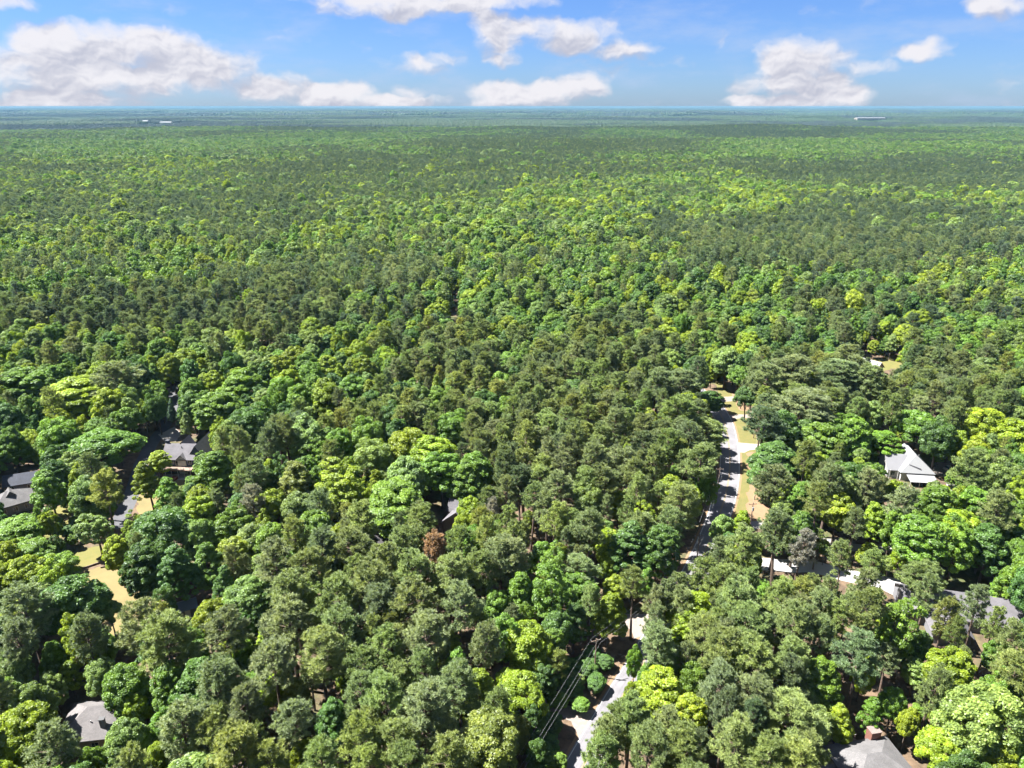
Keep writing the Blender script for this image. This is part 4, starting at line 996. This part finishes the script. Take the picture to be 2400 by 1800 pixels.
for (qx, qy, cr, cz) in ((425, 1085, 7, 5), (455, 1080, 6, 5), (36, 1180, 6, 4), (2146, 1105, 7, 5), (2105, 1115, 5, 4), (2215, 1450, 7, 4), (2300, 1470, 8, 4), (2070, 1810, 6, 5), (2130, 1790, 4, 4), (2090, 855, 5, 0),
                         (1708, 1010, 2, 0), (1712, 1045, 2, 0), (1714, 1075, 1.5, 0), (1722, 1110, 1, 0), (1705, 1170, 1.5, 0), (1755, 1190, 3, 0), (1750, 1150, 3, 0), (1745, 1100, 3, 0), (1745, 1020, 4, 0), (1735, 1000, 4, 0), (1705, 925, 4, 0), (240, 1360, 5, 0), (300, 1420, 5, 0), (200, 1310, 4, 0), (345, 1170, 4, 0), (1400, 1690, 3, 0), (1490, 1460, 4, 0), (2090, 1380, 4, 0)):
    q = at(qx, qy, cz); LITROOFS.append((q[0], q[1], cr, cz))
TREES = []    # dict(x,y,H,R,kind,tint,rot,named)
for row in NEAR.replace('\n', ';').split(';'):
    x, y, w, k, t = row.split(); x = float(x); y = float(y); w = float(w)
    low = k == 'u'; k = 'b' if low else k
    H = 18.0; hs = 1.0
    if k == 'p' and 1740 < x < 2130 and 1285 < y < 1470: w *= .82
    if k == 'p' and 2150 < x < 2345 and 1380 < y < 1500: w *= .72
    for _ in range(6):
        zc = H * (.76 if k == 'p' else .62 if k != 'c' else .5); p = at(x, y, zc); R = w / 2 * depth(p) / FPX * .97
        H = {'p': np.clip(13 + 2.0 * R, 15, 25), 'b': np.clip(7.5 + 2.1 * R, 7, 21), 's': np.clip(7 + 2.9 * R, 9, 22), 'c': np.clip(R * 6.2, 4.5, 15)}[k] * hs
        if low: H = 1.2 + 1.35 * R
        if _ > 2 and k != 'c' and shades(p[0], p[1], H, R) and not (2150 < x < 2345 and 1380 < y < 1500): hs = max(.6, hs * .82)
    TREES.append(dict(x=p[0], y=p[1], H=float(H), R=float(R), k=k, t=t, rot=random.uniform(0, 6.28), px=x, py=y, named=True, low=low))

NA = np.array([(t['px'], t['py'], t['R'], depth(np.array([t['x'], t['y'], t['H'] * .7]))) for t in TREES])
def masks_named(x, y, H, R, k):
    X, Y, zc = proj((x, y, H * (.76 if k == 'p' else .62))); r = R / zc * FPX; rn = NA[:, 2] / NA[:, 3] * FPX
    return bool(np.any((zc < NA[:, 3] + 3) & ((X - NA[:, 0]) ** 2 + (Y - NA[:, 1]) ** 2 < (.62 * rn + .62 * r) ** 2)))
def dart(xmin, xmax, ymin, ymax, tries, rfun, keep, cell=14.0, test=True):
    pts_x = rng.uniform(xmin, xmax, tries); pts_y = rng.uniform(ymin, ymax, tries); sh = pine_share(pts_x, pts_y)
    for x, y, s in zip(pts_x, pts_y, sh):
        if abs(x) > .80 * y + 45: continue
        k = 'p' if rng.uniform() < s else ('s' if rng.uniform() < .38 else 'b')
        R, H = rfun(k)
        ci, cj = int(x // cell), int(y // cell); ok = True
        for a in (-1, 0, 1):
            for b in (-1, 0, 1):
                for (qx, qy, qr) in keep.get((ci + a, cj + b), ()):
                    if (x - qx) ** 2 + (y - qy) ** 2 < ((R + qr) * PACK) ** 2: ok = False; break
                if not ok: break
            if not ok: break
        if not ok or on_open_ground(x, y): continue
        if masks_named(x, y, H, R, k) or (test and hides(x, y, H, R, k)): continue
        tl = {'p': ('0', '0', '0', '1', '1', '1', '4', '2'), 'b': ('g', 'g', 'g', 'y', 'd', 'd', 'l', 'l', 'y', 'y', 'g'), 's': ('g', 'g', 'y', 'y', 'l', 'd')}[k]
        t = tl[rng.integers(len(tl))]
        
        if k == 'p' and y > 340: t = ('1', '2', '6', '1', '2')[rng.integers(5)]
        keep.setdefault((ci, cj), []).append((x, y, R))
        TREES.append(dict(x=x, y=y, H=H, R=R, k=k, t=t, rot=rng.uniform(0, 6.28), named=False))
PACK = .62
keep = {}
for t in TREES: keep.setdefault((int(t['x'] // 14), int(t['y'] // 14)), []).append((t['x'], t['y'], t['R']))
def big(k):
    if k == 'p': R = rng.uniform(3.2, 4.7); return R, rng.uniform(19, 24)
    if k == 's': R = rng.uniform(2.8, 4.2); return R, rng.uniform(15, 20.5)
    R = rng.uniform(3.8, 6.6); return R, 10.0 + 1.75 * R + rng.uniform(-1.5, 2)
def mid(k):
    if k == 'p': R = rng.uniform(2.4, 3.4); return R, rng.uniform(16, 21)
    if k == 's': R = rng.uniform(2.0, 3.0); return R, rng.uniform(10, 16)
    R = rng.uniform(2.4, 3.8); return R, 7.0 + 2.0 * R
def small(k):
    if k == 'p': R = rng.uniform(1.8, 2.4); return R, rng.uniform(12, 17)
    R = rng.uniform(1.3, 2.2); return R, rng.uniform(4.5, 8)
dart(-330, 330, 62, 360, 9000, big, keep); dart(-330, 330, 62, 360, 9000, mid, keep); dart(-330, 330, 62, 360, 9000, small, keep)
dart(-560, 560, 360, 620, 9000, big, keep); dart(-560, 560, 360, 620, 9000, mid, keep); dart(-560, 560, 360, 620, 5000, small, keep)

# which trees become single objects: the largest in the picture, 300 of each kind
for t in TREES:
    X, Y, zc = proj((t['x'], t['y'], t['H'] * .7)); t['zc'] = float(zc); t['X'] = float(X); t['Y'] = float(Y); t['size'] = t['R'] / zc * (1.0 if t['H'] > 8 else .5)
def inview(t):
    m = t['R'] / t['zc'] * FPX * .6
    return -m < t['X'] < 2400 + m and t['Y'] < 1800 + m
pool = [t for t in TREES if inview(t)]
single = []
for kinds in (('p',), ('b', 's', 'c')):
    c = sorted([t for t in pool if t['k'] in kinds], key=lambda t: (-10 if t['named'] or t.get('low') else 0) - t['size']); single += c[:300]
sid = set(id(t) for t in single)

# ---- labels: look first, then the count outward from a landmark
LM = {'the dark blue house with the deck': at(425, 1100), 'the pale grey hip roof at the picture edge': at(36, 1185), 'the tan-walled house': at(1048, 1250), 'the pale round-capped chimney': at(900, 1310),
      'the white metal-roofed house': at(2146, 1120), 'the long grey roof under the pines': at(2255, 1470), 'the brick chimney at the bottom edge': at(2073, 1800), 'the shaded brown-grey hip roof': at(228, 1740),
      'the rust-brown pine': at(1016, 1293, 17), 'the lone young conifer on the tan lawn': at(238, 1400), 'the white concrete driveway by the verge': at(1757, 1047), 'the pole with the transformer': at(1756, 1246),
      'the pale gravel turnout': at(1490, 1460), 'the pole with crossarm in shade': at(1398, 1497, 10), 'the timber fence': at(110, 1222), 'the tan lawn': at(270, 1380), 'the two blue-green conifers': at(412, 990),
      'the pale roof by the small clearing': at(2040, 860), 'the white concrete pad': at(2090, 1375), 'the white car': at(2224, 1100), 'the blue-grey shed roof': at(442, 1446), 'the upper end of the verge': at(1695, 900),
      'the lime-green upright tree': at(1450, 1180, 10), 'the small lime-green tree among pines': at(1526, 988, 10), 'the narrow bright yellow-green tree': at(1058, 1506, 10), 'the round tree over the verge': at(1817, 1080, 10), 'the bare grey dying pine': at(1153, 1206, 15), 'the bottom left picture corner': at(0, 1800), 'the bottom right picture corner': at(2400, 1800), 'the point where the road leaves the bottom edge': at(1345, 1800), 'the bottom centre of the picture': at(900, 1800)}
ORD = ['first', 'second', 'third', 'fourth', 'fifth', 'sixth', 'seventh', 'eighth', 'ninth', 'tenth', 'eleventh', 'twelfth', 'thirteenth', 'fourteenth', 'fifteenth', 'sixteenth', 'seventeenth', 'eighteenth', 'nineteenth', 'twentieth'] + ['twenty-' + w for w in ('first', 'second', 'third', 'fourth', 'fifth', 'sixth', 'seventh', 'eighth', 'ninth')]
def look(t):
    k = t['k']; R = t['R']; s = ('broad' if R > 4.6 else 'mid-sized' if R > 3.0 else 'small') if k != 's' else ('tall slender' if t['H'] > 14 else 'low slender')
    if t.get('low'): return f"{'wide' if R > 2.6 else 'small'} {WORDS[k][t['t']]} shrub"
    kind = {'p': 'pine', 'b': 'broadleaf tree', 's': 'broadleaf tree', 'c': 'conifer'}[k]
    return f"{s} {WORDS[k][t['t']]} {kind}"
groups = {}
for t in TREES: groups.setdefault(look(t), []).append(t)
rank = {}
for lk, lst in groups.items():
    for name, p in LM.items():
        for i, t in enumerate(sorted(lst, key=lambda t: (t['x'] - p[0]) ** 2 + (t['y'] - p[1]) ** 2)[:29]): rank.setdefault(id(t), []).append((i, (t['x'] - p[0]) ** 2 + (t['y'] - p[1]) ** 2, name))
SPECIAL = {(1016, 1296): 'dead rust-brown pine standing among olive pines beyond the pale chimney', (238, 1386): 'lone young conical conifer casting a small shadow on the tan lawn',
           (401, 968): 'left one of two narrow blue-green conifers behind the dark blue house', (424, 972): 'right one of two narrow blue-green conifers behind the dark blue house',
           (1153, 1206): 'bare grey dying pine with dark trunk beside the tan-walled house', (925, 1178): 'large rounded green tree dark on one side beside the tan-walled house',
           (1058, 1506): 'narrow bright yellow-green tree rising alone among grey-green pines', (1222, 1624): 'bright yellow-green tree in full sun above the shaded lower verge',
           (1817, 1080): 'round dark green tree overhanging the mown verge below the concrete driveway', (2280, 1692): 'very broad pale yellow-green tree beside the brick chimney at the bottom edge',
           (1136, 1734): 'broad golden-olive tree at the bottom between pines and the shaded verge', (1450, 1180): 'lime-green upright tree at the edge of the big pine stand',
           (1526, 988): 'small lime-green tree standing alone inside the big pine stand', (222, 1226): 'free-standing pale green cone-shaped tree in the shady yard by the fence',
           (185, 925): 'large yellow-topped broadleaf tree above the shaded drive of the dark blue house', (1850, 1678): 'large dome-shaped olive pine beside the shady yard at the bottom'}
used = {}
def label_for(t):
    if t.get('named') and (int(t['px']), int(t['py'])) in SPECIAL: return SPECIAL[(int(t['px']), int(t['py']))]
    r = sorted(rank.get(id(t), []))
    for i, d, name in r:
        noun = 'shrub' if t.get('low') else {'p': 'pine', 'c': 'conifer'}.get(t['k'], 'tree')
        s = f"{look(t)}, {ORD[i]} such {noun} out from {name}"
        if len(s.split()) <= 16 and s not in used: used[s] = 1; return s
    return f"{look(t)} in the crowded canopy among others of its kind"

def set_tint(o, t):
    c = np.array(TINT[t['k']][t['t']]); r = np.random.default_rng(int(abs(t['x'] * 977 + t['y'] * 131)) + 3)
    c = c * r.uniform(.84, 1.18) * np.array([r.uniform(.92, 1.08), 1, r.uniform(.9, 1.1)]); t['rgb'] = [float(v) for v in c]
for t in TREES: set_tint(None, t)
NAMES = {'p': 'pine_tree', 'b': 'broadleaf_tree', 's': 'slender_tree', 'c': 'conifer_tree'}
GROUPS = {'p': 'pines around the road and houses', 'b': 'broadleaf trees around the road and houses', 's': 'broadleaf trees around the road and houses', 'c': 'conifers in the yards'}
for t in single:
    k = t['k']; fl = FORMS[k]; f = fl[int(abs(t['x'] * 31 + t['y'] * 17)) % len(fl)]
    e = bpy.data.objects.new('shrub' if t.get('low') else NAMES[k], None); COL.objects.link(e); e.empty_display_size = .5
    e.location = (t['x'], t['y'], 0); e.rotation_euler = (0, 0, t['rot']); s = t['R'] / f['R']; an = random.uniform(.86, 1.16); e.scale = (s * an, s / an, t['H'] / f['H']); e.rotation_euler = (random.gauss(0, .03), random.gauss(0, .03), t['rot'])
    e['label'] = label_for(t); e['category'] = 'shrub' if t.get('low') else 'tree'; e['group'] = 'shrubs on the open ground' if t.get('low') else GROUPS[k]
    tr = bpy.data.objects.new('trunk', f['trunk']); COL.objects.link(tr); tr.parent = e
    cr = bpy.data.objects.new('crown', f['crown']); COL.objects.link(cr); cr.parent = e; cr['tint'] = t['rgb']

# ------------------------------------------------------------------ the rest of the forest, one mass
px_, py_, pz_, pi_, prot, pscl, ptint = [], [], [], [], [], [], []
ORDER = []; START = {}
for key in ('b0', 's0', 'p0', 'c0', 'b1', 's1', 'p1', 'b2', 's2', 'p2'):
    START[key] = len(ORDER); ORDER += [(key, *x) for x in LOD[key]]
def put(x, y, z, key, H, R, rot, rgb):
    n = len(LOD[key]); j = int(abs(x * 31 + y * 17)) % n; _, h0, r0 = LOD[key][j]
    px_.append(x); py_.append(y); pz_.append(z); pi_.append(START[key] + j); prot.append(rot); s = R / r0; an = random.uniform(.82, 1.2); pscl.append((s * an, s / an, H / h0)); ptint.append(rgb)
for t in TREES:
    if id(t) in sid: continue
    put(t['x'], t['y'], 0.0, t['k'] + ('0' if t['zc'] < 430 or t['k'] == 'c' else '1'), t['H'], t['R'], t['rot'], t['rgb'])
# middle distance
def band(y0, y1, sp, rs, low=0.0):
    ys = np.arange(y0, y1, sp); xs_all = []; ys_all = []
    for y in ys:
        w = .80 * y + 60; x = np.arange(-w, w, sp); xs_all.append(x); ys_all.append(np.full_like(x, y))
    x = np.concatenate(xs_all); y = np.concatenate(ys_all)
    x = x + rng.uniform(-.48, .48, len(x)) * sp; y = y + rng.uniform(-.48, .48, len(y)) * sp
    s = pine_share(x, y); z = terrain(x, y); u = rng.uniform(size=len(x)); u2 = rng.uniform(size=len(x)); q = rng.uniform(size=(len(x), 4))
    clump = fbm(x / 60, y / 60, 41, 3)
    BX, BY, BZ = proj(np.stack([x, y, np.full_like(x, 12.0)], -1)); near_clear = np.zeros(len(x), bool); mg = 18 * FPX / BZ
    for c in CLEARPTS: near_clear |= (BX > c[:, 0].min() - mg) & (BX < c[:, 0].max() + mg) & (BY > c[:, 1].min() - mg) & (BY < c[:, 1].max() + mg)
    lump = 1 + .30 * fbm(x / 45, y / 45, 47, 2)
    for i in range(len(x)):
        k = 'p' if u[i] < s[i] else ('s' if u2[i] < .3 else 'b')
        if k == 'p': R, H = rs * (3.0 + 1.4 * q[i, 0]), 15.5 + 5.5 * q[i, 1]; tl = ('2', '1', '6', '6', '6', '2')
        elif k == 's': R, H = rs * (2.8 + 1.5 * q[i, 0]), 14 + 6 * q[i, 1]; tl = ('g', 'y', 'l', 'g')
        else: R, H = rs * (4.0 + 3.4 * q[i, 0] ** 1.5), 16 + 7 * q[i, 1]; tl = (('g', 'g', 'l', 'y', 'd', 'l') if clump[i] < .12 else ('y', 'l', 'y', 'g')) if y[i] < 1500 else ('g', 'l', 'g', 'd')
        R *= lump[i]; H *= .5 + .5 * lump[i]
        if k != 'p' and q[i, 3] > .94: R *= 1.4; H += 3.5
        if near_clear[i] and hides(x[i], y[i], H, R, k, False): continue
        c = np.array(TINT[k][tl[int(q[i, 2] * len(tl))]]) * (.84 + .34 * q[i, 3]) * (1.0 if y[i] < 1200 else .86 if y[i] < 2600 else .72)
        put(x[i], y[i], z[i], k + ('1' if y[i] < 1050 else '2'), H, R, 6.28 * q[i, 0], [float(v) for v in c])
CLEAR_NEAR = CLEAR
CLEAR = [c for c in CLEAR_NEAR if max(q[1] for q in c) < 900]; CLEARPTS = [poly_pts(p) for p in CLEAR]
band(620, 1400, 6.8, 1.0)
band(1400, 2600, 8.6, 1.2)
band(2600, 4000, 11.0, 1.4)
N_MID = len(px_)

def scatter(name, label, cat, X, Y, Z, I, ROT, SCL, TI, meshes):
    me = bpy.data.meshes.new(name); n = len(X)
    me.vertices.add(n); me.vertices.foreach_set('co', np.stack([X, Y, Z], -1).astype(np.float32).ravel())
    a = me.attributes.new('form', 'INT', 'POINT'); a.data.foreach_set('value', np.asarray(I, np.int32))
    a = me.attributes.new('turn', 'FLOAT_VECTOR', 'POINT'); r = np.zeros((n, 3), np.float32); r[:, 2] = ROT; a.data.foreach_set('vector', r.ravel())
    a = me.attributes.new('size', 'FLOAT_VECTOR', 'POINT'); a.data.foreach_set('vector', np.asarray(SCL, np.float32).ravel())
    a = me.attributes.new('tint', 'FLOAT_VECTOR', 'POINT'); a.data.foreach_set('vector', np.asarray(TI, np.float32).ravel())
    o = obj(name, me, kind='stuff', label=label, category=cat)
    col = bpy.data.collections.new(name + '_forms')
    for i, m in enumerate(meshes): col.objects.link(bpy.data.objects.new(f'{name}_form_{i:03d}', m))
    g = bpy.data.node_groups.new(name, 'GeometryNodeTree')
    g.interface.new_socket('Geometry', in_out='INPUT', socket_type='NodeSocketGeometry'); g.interface.new_socket('Geometry', in_out='OUTPUT', socket_type='NodeSocketGeometry')
    gi = g.nodes.new('NodeGroupInput'); go = g.nodes.new('NodeGroupOutput'); ip = g.nodes.new('GeometryNodeInstanceOnPoints')
    ci = g.nodes.new('GeometryNodeCollectionInfo'); ci.inputs['Collection'].default_value = col; ci.inputs['Separate Children'].default_value = True; ci.inputs['Reset Children'].default_value = True
    def na(nm, ty):
        k = g.nodes.new('GeometryNodeInputNamedAttribute'); k.data_type = ty; k.inputs['Name'].default_value = nm; return [s for s in k.outputs if s.enabled and s.name == 'Attribute'][0]
    e2r = g.nodes.new('FunctionNodeEulerToRotation'); L = g.links.new
    L(gi.outputs[0], ip.inputs['Points']); L(ci.outputs[0], ip.inputs['Instance']); ip.inputs['Pick Instance'].default_value = True
    L(na('form', 'INT'), ip.inputs['Instance Index']); L(na('turn', 'FLOAT_VECTOR'), e2r.inputs[0]); L(e2r.outputs[0], ip.inputs['Rotation']); L(na('size', 'FLOAT_VECTOR'), ip.inputs['Scale'])
    L(ip.outputs[0], go.inputs[0])
    md = o.modifiers.new('forest', 'NODES'); md.node_group = g
    return o
scatter('forest', 'unbroken spring forest of pine and broadleaf crowns running back from the houses', 'forest', px_, py_, pz_, pi_, prot, pscl, ptint, [m for _, m, _, _ in ORDER])

# far canopy: patches of crowns
def patch(seed, pine, side=120.0, sp=10.0):
    r = np.random.default_rng(seed); n = int(side / sp)
    VV = []; FF = []; var = []; o = 0
    for i in range(n):
        for j in range(n):
            x = (i + r.uniform(.05, .95)) * sp - side / 2; y = (j + r.uniform(.05, .95)) * sp - side / 2
            p = r.uniform() < pine; R = r.uniform(3.0, 4.6) if p else r.uniform(4.2, 7.0); H = r.uniform(15, 25) if p else r.uniform(11, 24)
            h = (H * .55) if p else H * .75
            v0 = r.uniform(.85, 1.18) * (.72 if p else 1.05)
            rings = [(.55, .0), (1.0, .42), (.62, .84)] if not p else [(.9, .1), (.75, .5), (.35, .85)]
            m = 6; base = H - h; V = []
            for rr, zz in rings:
                for k in range(m):
                    a = 2 * math.pi * (k + r.uniform(-.3, .3)) / m; q = R * rr * r.uniform(.72, 1.2); V.append((x + q * math.cos(a), y + q * math.sin(a), base + h * zz + r.uniform(-.8, .8)))
            V.append((x, y, H))
            for b in range(2):
                for k in range(m): FF.append((o + b * m + k, o + b * m + (k + 1) % m, o + (b + 1) * m + (k + 1) % m)); FF.append((o + b * m + k, o + (b + 1) * m + (k + 1) % m, o + (b + 1) * m + k))
            for k in range(m): FF.append((o + 2 * m + k, o + 2 * m + (k + 1) % m, o + 3 * m))
            VV += V; var += list(v0 * r.uniform(.8, 1.2, len(V))); o += len(V)
    return mesh_np('canopy_patch', np.array(VV), np.array(FF), [M_LEAF], {'leafvar': var})
PATCH = [patch(700 + i, .9) for i in range(3)] + [patch(710 + i, .12) for i in range(3)] + [patch(720 + i, .5) for i in range(2)]
fx, fy, fz, fi, fr, fs, ft = [], [], [], [], [], [], []
def far_band(y0, y1, step, scale):
    for y in np.arange(y0, y1, step):
        w = .78 * y + 200; x = np.arange(-w, w, step) + rng.uniform(0, step); yy = np.full_like(x, y) + rng.uniform(-.1, .1, len(x)) * step
        s = np.clip(.45 + 1.5 * fbm(x / 700, yy / 700, 61, 3) , 0, 1); X, Y, _ = proj(np.stack([x, yy, np.full_like(x, 15.)], -1))
        for cx, cy, rx, ry, ss in AREAS:
            if cy > 400: continue
            d = np.sqrt(((X - cx) / rx) ** 2 + ((Y - cy) / ry) ** 2); wgt = np.clip(2.2 * (1 - d), 0, 1); s = s * (1 - wgt) + ss * wgt
        z = terrain(x, yy)
        for i in range(len(x)):
            if any(abs(X[i] - q[0]) < q[2] and 0 < q[3] - yy[i] < 420 for q in FARB): continue
            kind = 0 if s[i] > .62 else 3 if s[i] < .34 else 6; n = 2 if kind == 6 else 3
            fx.append(x[i]); fy.append(yy[i]); fz.append(z[i] - (0 if scale == 1 else 1.0)); fi.append(kind + int(rng.integers(n))); fr.append(float(rng.integers(4)) * math.pi / 2); fs.append((scale * 1.02, scale * 1.02, 1.0 if scale == 1 else 1.7))
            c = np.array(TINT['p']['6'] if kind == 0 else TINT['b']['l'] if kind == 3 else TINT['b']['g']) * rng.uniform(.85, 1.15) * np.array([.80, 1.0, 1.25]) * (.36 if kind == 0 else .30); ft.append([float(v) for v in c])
far_band(4000 + 60, 9400, 120.0, 1.0)
far_band(9400 + 150, 42000, 360.0, 3.0)
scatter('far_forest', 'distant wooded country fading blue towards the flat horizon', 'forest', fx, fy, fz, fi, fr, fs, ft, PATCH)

# ------------------------------------------------------------------ haze
def haze():
    def b(nt, out):
        v = nn(nt, 'ShaderNodeVolumePrincipled'); v.inputs['Color'].default_value = (.16, .31, .44, 1); v.inputs['Density'].default_value = HAZE_DENSITY; v.inputs['Anisotropy'].default_value = 0.0
        nt.links.new(v.outputs[0], out.inputs['Volume'])
    m = mat('haze_air', b)
    V, F = box_vf(-47000, 47000, -47000, 47000, -95, CAM_H + 2)
    obj('haze', mesh_np('haze', V, [list(f) for f in F], [m]), kind='stuff')
HAZE_DENSITY = 5.0e-5
haze()
print('trees', len(TREES), 'single', len(single), 'mid', N_MID, 'far', len(fx))
